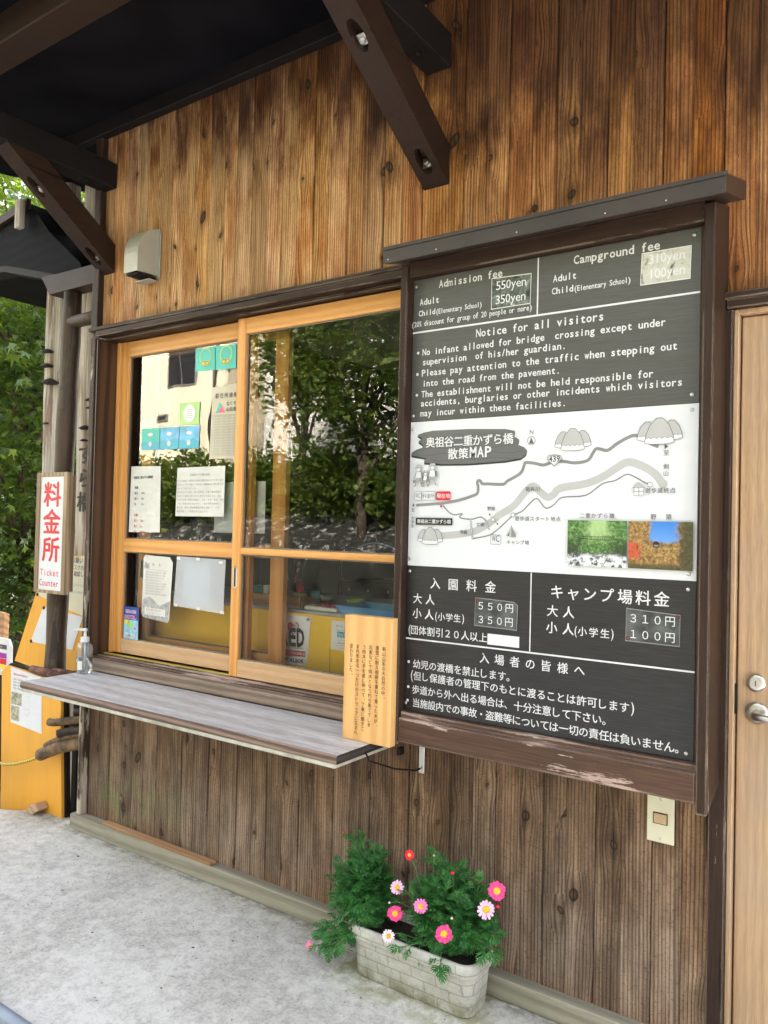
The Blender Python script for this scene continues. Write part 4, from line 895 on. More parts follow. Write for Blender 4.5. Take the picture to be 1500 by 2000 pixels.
    card([(-2.808, 1.928), (-2.675, 1.925), (-2.678, 1.824), (-2.810, 1.826)], 'sky', 'blue card at the end of the row of three, under the green card', f_wave)
    def f_green(s, w, h):
        s.circ(w/2, h/2, .040, 'panelwhite', 28); s.up()
        for i in range(5): s.line([(w/2-.022, h/2+.018-.009*i), (w/2+.022, h/2+.018-.009*i)], .0018, 'pencil')
    card([(-2.813, 2.037), (-2.679, 2.034), (-2.682, 1.931), (-2.811, 1.935)], 'greenink', 'light green card with a white disc, above the row of three', f_green)
    # lower pane
    q = [(-3.034, 1.334), (-2.832, 1.316), (-2.843, 1.030), (-3.040, 1.045)]
    m = MB().mat('paper'); A = [(-3.022, 1.334), (-2.850, 1.330), (-2.828, 1.305), (-2.843, 1.044), (-2.858, 1.030), (-3.022, 1.043), (-3.038, 1.058), (-3.034, 1.322)]
    m.extrude([(x, .0955, z) for x, z in A], (0, -.0006, 0)); o = tag(m.build('paper_notice', None), 'tall laminated notice with a grey mountain drawing along its foot, on the lower pane', 'paper notice', 'notices taped in the window')
    s = Sheet((-3.038, .0949, 1.03), (1, 0, -.01), (0, 0, 1)); M['sketch'] = photo_mat('grey_pencil_drawing', ((.16, .16, .16), (.36, .36, .36), (.55, .55, .54)), 60)
    s.poly([(.004, .020), (.020, .012), (.175, .002), (.190, .014), (.196, .100), (.170, .092), (.125, .072), (.085, .098), (.055, .112), (.006, .098)], 'sketch'); s.up(); s.rect(.022, .026, .168, .060, 'paper'); s.up()
    s.text('奥祖谷観光案内所へ', .032, .046, .013, 'pencil'); s.text('お立ち寄り下さい', .036, .030, .013, 'pencil')
    s.kanji('謹告', .075, .262, .120, .014, 'pencil')
    for i in range(9): s.text('通行料金改定のお知らせと営業時間の'[:15-(i % 4)], .024, .222-.0125*i, .0098, 'pencil')
    s.poly([(.008, .245), (.020, .275), (.034, .262), (.045, .270), (.048, .242)], 'sketch'); s.line([(.01, .240), (.18, .236)], .0012, 'pencil')
    s.build('lettering', o)
    q = [(-2.800, 1.338), (-2.488, 1.334), (-2.494, 1.100), (-2.815, 1.112)]
    o = poster('plastic_sleeve', 'clear plastic sleeve holding a faded pale blue sheet, taped to the lower pane', 'plastic sleeve', q, 0.0955, 'film', .003)
    t = NT('faded_blue_print'); n = t.noise(t.co(), 22, 5, .7); M['faded'] = t.set(color=t.ramp(n, (.3, (.42, .55, .72)), (.55, (.62, .68, .77)), (.75, (.78, .72, .76))), rough=.6)
    s, w, h = sheet_on(q, .0975, .0); s.rect(.055, .010, .225, h-.022, 'faded'); 
    s.build('faded_print', o)
    for u, v in ((.012, .222), (.140, .224), (.285, .215), (.002, .010), (.150, .004), (.300, .0)):
        s = Sheet((-2.81, .0915, 1.10)); s.h = 0; s.rect(u, v, u+.024, v+.012, 'paper'); s.build('tape', o)
    # little pamphlet, its cartoon left off
    q = [(-3.154, 1.084), (-3.051, 1.084), (-3.051, .930), (-3.158, .930)]
    M['sky2'] = plain('pale_sky_card', (.30, .62, .80), .4, var=.12, sc=18)
    o = poster('pamphlet', 'small bright blue pamphlet with pink lettering standing in the corner of the lower pane', 'pamphlet', q, .088, 'sky2')
    s, w, h = sheet_on(q, .0872, .0010); s.rect(0, h*.60, w, h, 'blueink'); s.up(); s.kanji('祖谷の名物', .020, h-.022, .082, .019, 'panelwhite', .05); s.kanji('祖谷の名物', .020, h-.022, .082, .0155, 'pinkink', .02); s.kanji('おもてなし', .016, h-.048, .086, .0235, 'panelwhite', .05); s.up(); s.kanji('おもてなし', .016, h-.048, .086, .0200, 'pinkink', .03)
    s.circ(.024, h*.53, .016, 'yellowink', 18, ry=.011); s.circ(.028, .020, .022, 'panelwhite', ry=.014); s.circ(.065, .018, .026, 'panelwhite', ry=.014); s.circ(.086, .054, .007, 'pinkink'); s.circ(.050, .070, .020, 'greenink'); s.up(); s.text('祖谷へようこそ', .018, .012, .0095, 'blueink')
    s.build('pamphlet_print', o)

def inside():
    Y = .22
    c = thing('counter', 'yellow fronted service counter standing inside behind the window', 'counter', (-2.0337, .8, .33))
    m = MB(); m.box(-3.2350, -1.0611, Y, Y+.02, 0.332, 1.1205, .002); m.build('front_panel', 'counter', c)
    m = MB().mat(plain('grey_counter_top', (.32, .33, .33), .4)); m.box(-3.2350, -1.0611, Y-.003, Y+.70, 1.1210, 1.1345, .002); m.build('counter_top', None, c)
    m = MB().mat('black'); m.box(-2.0005, -1.9996, Y-.0012, Y-.0002, 0.8799, 0.9948); m.build('panel_joint', None, c)
    # AED poster
    q = [(-2.2883, 1.1080), (-2.1027, 1.1107), (-2.1195, 0.9055), (-2.2954, 0.8993)]
    o = poster('defibrillator_poster', 'white AED poster with red heart and red band pinned to the yellow counter front', 'poster', q, Y-.003, 'posterwhite', .003)
    s, w, h = sheet_on(q, Y-.0075, .0); s.k = .884; w, h = w/.884, h/.884
    def heart(k): return [(.118+k*16*math.sin(t)**3/16, h-.062+k*(13*math.cos(t)-5*math.cos(2*t)-2*math.cos(3*t)-math.cos(4*t))/15) for t in [6.2832*i/36 for i in range(36)]]
    s.poly(heart(.036), 'red'); s.up(); hp = heart(.031); s.poly([p for p in hp if p[0] >= .1179], 'panelwhite'); s.up()
    s.poly([(.128, h-.035), (.104, h-.066), (.118, h-.064), (.106, h-.092), (.134, h-.058), (.120, h-.060), (.140, h-.040)], 'panelwhite'); s.poly([(.1185, h-.045), (.136, h-.047), (.1185, h-.062)], 'red')
    s.up(); s.latin('AED', .036, .090, .190, 'black', .035, .80)
    s.text('Automated External Defibrillator', .050, .077, .0118, 'ink', .0, .80); s.rect(.008, .042, w-.006, .068, 'red'); s.up(); s.kanji('自動体外式除細動器', .035, .055, .185, .0165, 'panelwhite', .02)
    s.poly([(.070, .012), (.082, .030), (.070, .030)], 'blueink'); s.poly([(.084, .012), (.084, .030), (.096, .030)], 'yellowink'); s.text('ALSOK', .098, .012, .025, 'blueink', .03)
    s.build('lettering', o)
    for x, z in ((-2.1133, 1.0992), (-2.1707, 0.9197)):
        m = MB().mat('grey1'); m.disc((x, Y-.010, z), .006, n=12, thick=.002, dome=.002); m.build('pin', None, o)
    q = [(-1.9912, 1.1054), (-1.8126, 1.1071), (-1.8126, 0.9887), (-1.9930, 0.9887)]
    o = poster('leaflet', 'white leaflet with a cyan title block pinned to the counter beside the AED poster', 'leaflet', q, Y-.003, 'posterwhite', .002)
    s, w, h = sheet_on(q, Y-.0065, .0); s.k = .884; w, h = w/.884, h/.884; s.text('祖谷の旅', .028, h-.026, .010, 'pencil'); s.text('Discover the Iya Valley', .028, h-.042, .0105, 'pencil', 0, .8); s.rect(.036, .060, .150, .086, 'cyan'); s.up(); s.text('IyaTime', .042, .066, .022, 'panelwhite', .03)
    s.text('Local travel information', .040, .045, .0085, 'pencil'); s.text('www.iyatime.com', .038, .031, .0098, 'ink', .01); s.text('open every day', .030, .020, .008, 'pinkink'); s.text('free of charge', .050, .009, .007, 'pencil'); s.build('lettering', o)
    T = 1.1350
    # things on the counter
    M['bluetray'] = plain('blue_plastic', (.10, .32, .62), .35, var=.04); t = MB().mat('bluetray')
    x0, x1, y0, y1 = -1.9453, -1.6446, Y+.01, Y+.20; f = .03
    lo = [t.V(p) for p in ((x0, y0, T), (x1, y0, T), (x1, y1, T), (x0, y1, T))]; hi = [t.V((x+(f if i in (1, 2) else -f), y+(-f*.3 if i < 2 else f*.3), T+.034)) for i, (x, y) in enumerate(((x0, y0), (x1, y0), (x1, y1), (x0, y1)))]
    ho = [t.V((v.co.x+(.006 if i in (1, 2) else -.006), v.co.y+(-.006 if i < 2 else .006), T+.034)) for i, v in enumerate(hi)]; loo = [t.V((v.co.x, v.co.y, T+.002)) for v in lo]
    t.face(loo)
    for a, b in ((loo, hi), (hi, ho), (ho, lo)):
        for i in range(4): t.face([a[i], a[(i+1) % 4], b[(i+1) % 4], b[i]])
    for x in (-1.8480, -1.7331): t.box(x-.002, x+.002, y0-.004, y0, T+.002, T+.028)
    tag(t.build('cash_tray', None), 'shallow blue plastic cash tray on the counter beside the wooden plaque', 'tray')
    M['crate'] = wood('varnished_crate', (.38, .20, .085), (.20, .09, .035), 'x', 60, .7, .5, .1)
    t = MB().mat('crate'); 
    for a in ((-2.4669, -2.1911, Y+.025, Y+.037, T+.001, T+.050), (-2.4669, -2.1911, Y+.20, Y+.212, T+.001, T+.050), (-2.4669, -2.4563, Y+.0372, Y+.1998, T+.001, T+.050), (-2.2017, -2.1911, Y+.0372, Y+.1998, T+.001, T+.050), (-2.4555, -2.2026, Y+.0372, Y+.1998, T+.001, T+.008)): t.box(*a, 0.0015)
    tag(t.build('wooden_crate', None), 'low wooden box holding pens and glue on the counter top', 'wooden box')
    h = thing('pen_holder', 'black mesh pen holder full of pens standing in the wooden box', 'pen holder', (-2.3166, Y+.12, T+.009))
    t = MB().mat('black'); t.lathe([(0, T+.009), (.034, T+.009), (.036, T+.115), (.033, T+.115), (.031, T+.014), (0, T+.014)], (-2.3184, Y+.12, 0), 20); t.build('holder_cup', None, h)
    for dx, dy, tx, tz, col, lab in ((-.02, 0, -.03, .175, 'black', 'black pen with a grey end at the edge of the mesh holder'), (-.005, .01, .0, .185, 'ink', 'upright dark grey pen in the middle of the mesh holder'), (.008, -.01, .035, .178, 'red', 'upper red pen leaning out of the mesh holder'), (.014, .006, .055, .205, 'ink', 'dark pen with a white tip, the longest one leaning out of the holder'), (-.012, -.012, -.015, .17, 'white', 'white pen in the mesh holder beside the black one'), (.0, -.016, .042, .150, 'red', 'lower red pen leaning far over the holder rim')):
        t = MB().mat(col); a = Vector((-2.3184+dx, Y+.12+dy, T+.016)); b = Vector((-2.3184+dx+tx, Y+.12+dy, T+tz)); t.tube([a, b], .0045, 8); t.mat('white' if tz > .2 or col == 'red' else 'grey1'); t.tube([b, b+(b-a).normalized()*.016], .0046, 8)
        tag(t.build('pen', None), lab, 'pen', 'pens in the holder')
    g = thing('glue_bottle', 'glue bottle with a red cap in the wooden box', 'glue bottle', (-2.2547, Y+.1, T+.009))
    t = MB().mat('paper2'); t.lathe([(0, T+.009), (.032, T+.009), (.034, T+.03), (.032, T+.055), (.014, T+.064), (0, T+.064)], (-2.2556, Y+.10, 0), 20); t.build('bottle_body', None, g)
    t = MB().mat('red'); t.lathe([(.017, T+.0645), (.015, T+.10), (.011, T+.104), (0, T+.105)], (-2.2556, Y+.10, 0), 16); t.build('cap', None, g)
    t = MB().mat(plain('teal_plastic', (.05, .24, .28), .4)); t.lathe([(0, T+.009), (.022, T+.009), (.028, T+.070), (.025, T+.070), (.020, T+.014), (0, T+.014)], (-2.2105, Y+.145, 0), 20); tag(t.build('small_cup', None), 'small dull teal cup beside the glue bottle', 'cup')
    t = MB().mat('grey1'); t.lathe([(.018, T+.03), (.030, T+.03), (.030, T+.052), (.018, T+.052), (.018, T+.03)], (-2.1548, Y+.16, 0), 24); tag(t.build('tape_roll', None), 'roll of clear tape beside the teal cup', 'tape roll')
    p = thing('calculator', 'white desk pad calculator with pink keys on the counter by the box', 'calculator', (-2.0867, Y+.1, T))
    t = MB().mat('paper'); t.extrude([(x, y, z) for x, y, z in ((-2.1619, Y+.02, T+.001), (-1.9895, Y+.02, T+.001), (-1.9895, Y+.16, T+.001), (-2.1619, Y+.16, T+.001))], (0, 0, .016), .003); t.build('case', None, p)
    t = MB().mat('pinkink'); [t.box(-2.1221+.024*i, -2.1071+.024*i, Y+.035+.026*j, Y+.053+.026*j, T+.0175, T+.021, .001) for i in range(6) for j in range(4)]; t.build('keypad', None, p)
    t = MB().mat(plain('lime_plastic', (.30, .55, .03), .35)); t.lathe([(0, T+.001), (.030, T+.001), (.036, T+.034), (.039, T+.035), (.039, T+.042), (.033, T+.042), (.030, T+.008), (0, T+.008)], (-2.0178, Y+.19, 0), 24); tag(t.build('lime_cup', None), 'lime green shallow cup on the counter behind the blue tray', 'cup')
    t = MB().mat(plain('teal_folder', (.02, .20, .20), .45)); t.box(-2.5554, -2.4537, Y+.11, Y+.16, T+.001, T+.075, .002); tag(t.build('file_box', None), 'dark teal file box on the counter behind the sashes', 'file box')
    t = MB().mat('paper'); t.box(-2.4378, -2.4068, Y+.06, Y+.10, T+.0085, T+.085, .002); tag(t.build('paper_block', None), 'white paper block standing in the end of the wooden box', 'note block')
    ch = thing('folding_chair', 'chrome framed folding chair with a dark riveted back behind the counter', 'chair', (-2.5, 1.3, .33))
    M['vinyl'] = plain('dark_olive_vinyl', (.030, .030, .022), .35, var=.2)
    t = MB().mat('vinyl'); t.box(-2.735, -2.36, 1.245, 1.262, .95, 1.188, .012, 3); t.build('backrest', None, ch)
    t = MB().mat('chrome'); t.tube([(-2.755, 1.25, .335), (-2.755, 1.25, 1.16), (-2.748, 1.25, 1.188), (-2.725, 1.25, 1.203), (-2.36, 1.25, 1.203), (-2.335, 1.25, 1.19), (-2.328, 1.25, 1.16), (-2.328, 1.25, .335)], .0095, 10); t.build('frame', None, ch)
    t = MB().mat('chrome'); t.tube([(-2.745, 1.22, 1.05), (-2.715, 1.20, 1.30), (-2.70, 1.20, 1.312), (-2.37, 1.20, 1.312)], .008, 10); t.build('rail', None, ch)
    t = MB().mat('vinyl'); t.box(-2.74, -2.34, 1.28, 1.66, .74, .77, .01); t.build('seat', None, ch)
    for x in (-2.69, -2.555, -2.42):
        t = MB().mat('steel'); t.disc((x, 1.2448, 1.135), .009, n=14, thick=.001, dome=.004); t.build('rivet', None, ch)
    t = MB().mat(plain('blue_cable_sheath', (.20, .32, .55), .3)); t.tube([(-2.44+.035*i, .9, 1.355+.055*math.sin(i*.31)) for i in range(11)], .0035, 8); tag(t.build('blue_cable', None), 'thin blue cable looping up behind the glass above the chair', 'cable')

def front_things():
    p = thing('wooden_plaque', 'pale wooden plaque with vertical brush lettering standing on the shelf end', 'plaque', (-1.5, -.195, .785))
    m = MB(); m.box(-1.597, -1.405, -.213, -.180, .7856, 1.197, .002); m.build('board', 'plaque', p)
    s = Sheet((-1.597, -.2132, .7856)); M['brush'] = plain('burnt_brush_ink', (.035, .018, .010), .6, var=.1)
    for i, a in enumerate(('剣山山系の大自然の中、', '風雪に耐え樹齢を重ねて育った木が、', '災害などで倒木となり朽ち果ててしま', 'う枝木に手を差し伸べて、丁寧に磨きこ', 'まれ形ある一つだけのストラップに生まれ', '変わりました。')):
        s.column(a, .162-.0262*i, .322-.001*i+(.0 if i else -.002), .0158, 'brush', 0.0, .0157)
    s.build('lettering', p)
    # sanitiser
    b = thing('hand_sanitiser', 'clear pump bottle of hand sanitiser half full on the shelf', 'bottle', (-3.185, -.10, .785))
    cx, cy, z0 = -3.188, -.100, .7855; K = 1.17
    t = NT('clear_plastic'); fr = t.n('LayerWeight', {'Blend': .35}).outputs['Facing']; tr = t.n('BsdfTransparent', {'Color': (.93, .95, .96)}).outputs[0]; gl = t.n('BsdfGlossy', {'Roughness': .06}).outputs[0]; di = t.n('BsdfDiffuse', {'Color': (.8, .82, .84)}).outputs[0]
    a = t.n('MixShader', {0: .10, 1: tr, 2: di}).outputs[0]; t.t.links.new(t.n('MixShader', {0: t.math('ADD', .05, t.math('MULTIPLY', t.math('POWER', fr, 2.0), .6)), 1: a, 2: gl}).outputs[0], t.out.inputs['Surface']); M['plastic'] = t.m
    m = MB().mat('plastic'); m.lathe([(0, .0), (.030, .0), (.036, .004), (.0375, .012), (.0375, .098), (.035, .110), (.026, .119), (.016, .122), (.0145, .128)], (cx, cy, z0), 32, 1.0, .72); m.build('bottle_body', None, b)
    t = NT('clear_gel'); M['gel'] = t.set(color=(.93, .95, .97), rough=.02, trans=1.0, ior=1.25)
    m = MB().mat('gel'); m.lathe([(0, .003), (.029, .003), (.0345, .006), (.036, .013), (.036, .066), (0, .066)], (cx, cy, z0), 32, 1.0, .72); m.build('gel', None, b)
    m = MB().mat('white'); m.lathe([(.0165, .123), (.0165, .140), (.0145, .143), (.006, .144), (.006, .165), (.009, .166), (.009, .176), (0, .178)], (cx, cy, z0), 20)
    m.tube([(cx, cy, z0+.171), (cx-.02, cy-.016, z0+.172), (cx-.034, cy-.027, z0+.167)], [.0065, .0055, .004], 10); m.tube([(cx, cy, z0+.123), (cx+.004, cy, z0+.010)], .0025, 6); m.build('pump', None, b)
    m = MB().mat('paper'); n = 8; r = .0383
    pts = [(cx+r*math.sin(a), cy-r*.74*math.cos(a)) for a in [(-.32+.64*i/n)+.25 for i in range(n+1)]]
    A = [m.V((x, y, z0+.018)) for x, y in pts]; B = [m.V((x, y, z0+.052)) for x, y in pts]
    for i in range(n): m.face([A[i], A[i+1], B[i+1], B[i]])
    m.build('label', None, b)
    for o in b.children:                      # the bottle stands a little taller than first drawn
        o.data.transform(Matrix.Translation((cx, cy, z0)) @ Matrix.Scale(K, 4) @ Matrix.Translation((-cx, -cy, -z0)))
    # vent hood
    h = thing('vent_hood', 'grey metal vent hood on the boards high near the corner of the hut', 'vent hood', (-2.9, -.06, 2.58))
    M['hood'] = plain('pale_grey_enamel', (.36, .355, .30), .35, var=.05, sc=4)
    m = MB().mat('hood'); prof = [(-.004, 2.600), (-.122, 2.594), (-.122, 2.680)] + [(-.004-.118*math.cos(a)*1.0, 2.680+.128*math.sin(a)) for a in [.2, .4, .6, .8, 1.0, 1.2, 1.4]] + [(-.004, 2.806)]
    body = [[m.V((x, y, z)) for y, z in prof] for x in (-2.955, -2.862)]
    for i in range(1, len(prof)-1):
        f = m.face([body[0][i], body[1][i], body[1][i+1], body[0][i+1]])
    for q in body: m.face(q if q is body[1] else list(reversed(q)))
    bmesh.ops.bevel(m.b, geom=[e for e in m.b.edges if len(e.link_faces) == 2 and e.calc_face_angle(0) > 1.2], offset=.017, segments=4, affect='EDGES')
    bmesh.ops.recalc_face_normals(m.b, faces=m.b.faces[:])
    m.build('hood_body', None, h)
    m = MB().mat('hood'); fl = [(-2.965, 2.590), (-2.850, 2.590), (-2.850, 2.795), (-2.862, 2.815), (-2.955, 2.815), (-2.965, 2.795)]; m.extrude([(x, -.0045, z) for x, z in fl], (0, -.006, 0), .0015); m.build('flange', None, h)
    m = MB().mat('plate'); m.box(-2.950, -2.867, -.112, -.012, 2.586, 2.5915); m.mat('hood'); m.box(-2.955, -2.858, -.060, -.011, 2.572, 2.577, .001); m.build('damper', None, h)
    # switch plate under the notice board
    o = thing('switch_plate', 'cream wall switch plate on the boards under the notice board', 'light switch', (-.612, -.01, .62))
    m = MB().mat(plain('cream_enamel', (.62, .60, .46), .35, var=.03)); m.box(-.650, -.575, -.0125, -.0045, .618, .752, .003, 2); m.build('plate', None, o)
    m = MB().mat('darkjamb'); m.box(-.633, -.592, -.0142, -.0126, .670, .703, .0008); m.mat(plain('tan_rocker', (.55, .38, .22), .4)); m.box(-.630, -.595, -.0175, -.0143, .673, .700, .001); m.build('rocker', None, o)
    m = MB().mat('steel'); m.disc((-.612, -.0126, .740), .004, n=12, thick=.0008, dome=.001); m.disc((-.612, -.0126, .630), .004, n=12, thick=.0008, dome=.001); m.build('screw', None, o)

def sign_corner():
    # round post with cross piece and carved bracket
    t = NT('dark_bark_post'); c = t.co(); v = t.scale(c, (1, 1, .12)); n = t.noise(v, 14, 5, .65, 1.2); g = t.noise(t.scale(c, (1, 1, .05)), 60, 3, .6)
    col = t.mix(t.step(n, .35, .65), (.085, .050, .024), (.026, .016, .010)); col = t.mix(t.math('MULTIPLY', t.step(n, .52, .56), t.math('MULTIPLY', t.step(n, .62, .57), .6)), col, (.12, .085, .05))
    M['post'] = t.set(color=t.mix(t.math('MULTIPLY', g, .4), col, (.02, .012, .008)), rough=.6, normal=t.bump(n, .4, .004))
    p = thing('entrance_post', 'round dark brown log post at the hut corner carrying the ticket sign', 'post', (-3.60, .07, -.34))
    m = MB().mat('post'); m.tube([(-3.643-.028*(2.2-z)+.003*math.sin(z*3), .07, z) for z in [-.34+.12*i for i in range(26)]], [.056+.003*math.sin(i*1.7)-.0004*i for i in range(26)], 20); m.build('post_shaft', None, p)
    m = MB().mat('brown'); m.extrude([(x, .030, z) for x, z in ((-3.861, 2.772), (-3.776, 2.661), (-3.330, 2.663), (-3.330, 2.760), (-3.70, 2.764))], (0, .085, 0), .003); m.build('bracket_beam', None, p)
    m = MB().mat('post'); m.tube([(-3.63, .06, 2.502), (-3.30, .06, 2.508)], .033, 14); m.build('cross_piece', None, p)
    # ticket sign
    s_ = thing('ticket_sign', 'tall white ticket counter sign with red characters in a wooden frame on the post', 'sign', (-3.57, -.02, 1.12))
    x0, x1, z0, z1 = -3.694, -3.434, 1.125, 1.724
    m = MB().mat(wood('weathered_sign_frame', (.40, .29, .17), (.17, .11, .06), 'z', 60, .7, .6, .3)); w = .030
    for a in ((x0, x0+w, z0, z1), (x1-w, x1, z0, z1), (x0+w+.0004, x1-w-.0004, z0, z0+.016), (x0+w+.0004, x1-w-.0004, z1-.020, z1)): m.box(a[0], a[1], -.056, -.030, a[2], a[3], .002)
    m.box(x0+.01, x1-.03, -.0295, .014, z0+.012, z1-.012, .002); m.build('frame', None, s_)
    m = MB().mat('panelwhite'); m.box(x0+w, x1-w, -.049, -.040, z0+.016, z1-.020); f = m.build('face', None, s_)
    s = Sheet((x0, -.049, z0)); cx = (x1-x0)/2
    for i, ch in enumerate('料金所'): s.put(ch, cx, .440-.136*i, .150, .132, 'red', .030, True)
    s.latin('Ticket', .045, .086, .205, 'red', .006, .62); s.latin('Counter', .040, .035, .205, 'red', .006, .70)
    s.build('lettering', f)
    # bare weathered logs with bracket fungi
    t = NT('bare_weathered_log'); c = t.co(); v = t.scale(c, (1, 1, .07)); n = t.noise(v, 20, 6, .7, .8); g = t.noise(t.scale(c, (1, 1, .03)), 70, 4, .65); b = t.noise(t.scale(c, (1, 1, .22)), 5, 4, .6)
    col = t.mix(t.step(g, .3, .72), (.60, .54, .46), (.30, .26, .215)); col = t.mix(t.math('MULTIPLY', t.step(n, .50, .62), .8), col, (.20, .115, .075)); col = t.mix(t.math('MULTIPLY', t.step(b, .60, .70), .7), col, (.17, .10, .06)); col = t.mix(t.step(g, .68, .76), col, (.05, .035, .025))
    M['log'] = t.set(color=col, rough=.85, normal=t.bump(t.math('ADD', g, n), .6, .008))
    M['fungus'] = plain('black_bracket_fungus', (.030, .022, .020), .6, var=.3, sc=20)
    def log(name, label, x, y, r, lean, seed, brackets):
        o = thing(name, label, 'log pillar', (x, y, -.34), 'bare logs standing by the entrance'); rr = random.Random(seed)
        m = MB().mat('log'); k = 40; n = 22; rings = []
        for i in range(k):
            z = -.34 + 4.9*i/(k-1); ring = []
            for j in range(n):
                a = 6.2832*j/n; q = r*(1+.10*math.sin(a*3+seed+z*.6)+.07*math.sin(a*5-z*1.1+seed)+.05*math.sin(z*2.3+a*2)+.02*rr.uniform(-1, 1))
                ring.append(m.V((x+lean*(z-1.5)+q*math.cos(a), y+q*math.sin(a), z)))
            rings.append(ring)
        for A, B in zip(rings, rings[1:]):
            for j in range(n): f = m.face([A[j], A[(j+1) % n], B[(j+1) % n], B[j]]); f.smooth = True
        m.face(rings[-1]); m.build('log_trunk', None, o)
        for bx, by, bz, br in brackets:
            m = MB().mat('fungus'); m.lathe([(0, -.25), (.75, -.22), (1.0, -.05), (.92, .06), (.5, .32), (.15, .5), (0, .52)], (0, 0, 0), 16)
            bmesh.ops.scale(m.b, vec=(br, br*.9, br*.85), verts=m.b.verts[:]); bmesh.ops.translate(m.b, vec=(bx, by, bz), verts=m.b.verts[:]); m.build('bracket_fungus', None, o)
    log('log_pillar', 'pale bare log pillar with dark bracket fungi, its edge against the green trees', -4.205, .40, .084, -.016, 1.0, [(-4.235, .315, 2.47, .042), (-4.225, .31, 2.385, .040), (-4.185, .305, 2.285, .055), (-4.235, .325, 2.05, .028), (-4.285, .34, 1.69, .045)])
    log('log_pillar', 'grey white bare log pillar with black brush characters, squeezed between post and hut', -3.985, .47, .088, -.010, 2.6, [(-3.925, .385, 2.175, .026), (-3.92, .385, 2.130, .022), (-3.888, .39, 2.065, .026), (-3.945, .38, 2.015, .040), (-3.95, .38, 1.945, .026)])
    s = Sheet((-3.98, .378, 1.4), (1, 0.25, 0), (0, 0, 1), lift=.012)
    for i, ch in enumerate('ずら橋'): s.put(ch, .055, .42-.135*i, .12, .12, 'black', .03, True)
    lg = [o for o in bpy.data.objects if o.name.startswith('log_pillar') and abs(o.location.x+3.985) < .01][0]; s.build('brush_lettering', lg)
    # small canopy roof beyond the post
    c_ = thing('entrance_canopy', 'small dark brown canopy roof over the entrance beyond the round post', 'canopy roof', (-4.2, .8, 2.7))
    m = MB().mat('plate'); m.mats = ['soffit']; m.extrude([(x, .125, z) for x, z in ((-5.2, 3.00), (-4.394, 2.954), (-3.70, 2.768), (-3.62, 2.775), (-3.66, 2.84), (-3.95, 3.06), (-4.14, 3.255), (-4.41, 3.212), (-5.2, 3.10))], (0, 1.5, 0)); m.build('roof_slab', None, c_)
    m = MB().mat('brown_x'); m.extrude([(x, .095, z) for x, z in ((-5.2, 3.11), (-4.41, 3.232), (-4.13, 3.278), (-4.13, 3.225), (-4.41, 3.182), (-5.2, 3.06))], (0, .028, 0), .002); m.build('barge_board', None, c_)
    m = MB().mat('log'); m.box(-4.188, -4.138, .060, .094, 3.105, 3.265, .003); m.build('rafter_end', None, c_)
    m = MB().mat('plate'); m.extrude([(x, .128, z) for x, z in ((-5.2, 2.96), (-4.394, 2.915), (-3.72, 2.735), (-3.72, 2.80), (-4.39, 2.99), (-5.2, 3.05))], (0, .10, 0)); m.build('cross_beam', None, c_)
    # yellow boards
    b = thing('information_board', 'tall yellow information board with a map sheet, at the apron edge by the cut sticks', 'information board', (-4.1, .21, -.34))
    m = MB().mat('yellowboard'); m.extrude([(x, .0, z) for x, z in ((-4.015, -.30), (-3.462, -.30), (-3.48, .028), (-3.523, .684), (-4.008, .710), (-4.059, .671))], (0, .018, 0), .002); m.build('board_panel', None, b)
    m = MB().mat('plate'); m.extrude([(x, .0185, z) for x, z in ((-4.018, -.30), (-3.452, -.30), (-3.468, .028), (-3.512, .690), (-4.008, .720), (-4.070, .676))], (0, .024, 0)); m.build('board_back', None, b)
    q = [(-3.965, .709), (-3.684, .688), (-3.668, .406), (-3.955, .421)]
    m = MB().mat('panelwhite'); m.extrude([(x, -.0012, z) for x, z in q], (0, -.001, 0)); pz = m.build('map_sheet', None, b)
    s = Sheet((-3.958, -.0023, .418), k=.868); s.text('通行止めのお知らせ', .022, .290, .017, 'red', .01); 
    for i in range(4): s.text('歩道の一部が崩れています御注意', .022, .262-.018*i, .0125, 'ink')
    M['ph_wood'] = photo_mat('printed_wooded_path', ((.03, .03, .02), (.18, .19, .12), (.42, .40, .30), (.62, .60, .52)), 45)
    s.rect(.006, .115, .118, .188, 'ph_wood'); s.rect(.008, .020, .098, .106, 'ph_wood'); M['faint'] = plain('faint_map_ink', (.55, .56, .60), .5, var=.02)
    for k in range(6): s.line(smooth_line([(.13+.024*i, .05+.03*k+.018*math.sin(i*1.1+k*1.7)) for i in range(8)]), .0009, 'faint')
    s.line([(.118, .130), (.165, .098), (.195, .112), (.205, .090), (.185, .065), (.165, .075)], .0016, 'pinkink'); s.build('lettering', pz)
    b = thing('tilted_board', 'weathered yellow board with pinned papers leaning behind the round post', 'information board', (-4.05, .28, -.34))
    m = MB().mat('yellowboard'); m.extrude([(x, .270, z) for x, z in ((-4.103, 1.276), (-3.735, 1.302), (-3.684, .591), (-4.402, .656))], (0, .02, 0), .002); m.build('board_panel', None, b)
    m = MB().mat('plate'); m.box(-4.20, -4.16, .2905, .325, -.34, .95); m.box(-3.84, -3.80, .2905, .325, -.34, 1.0); m.build('board_leg', None, b)
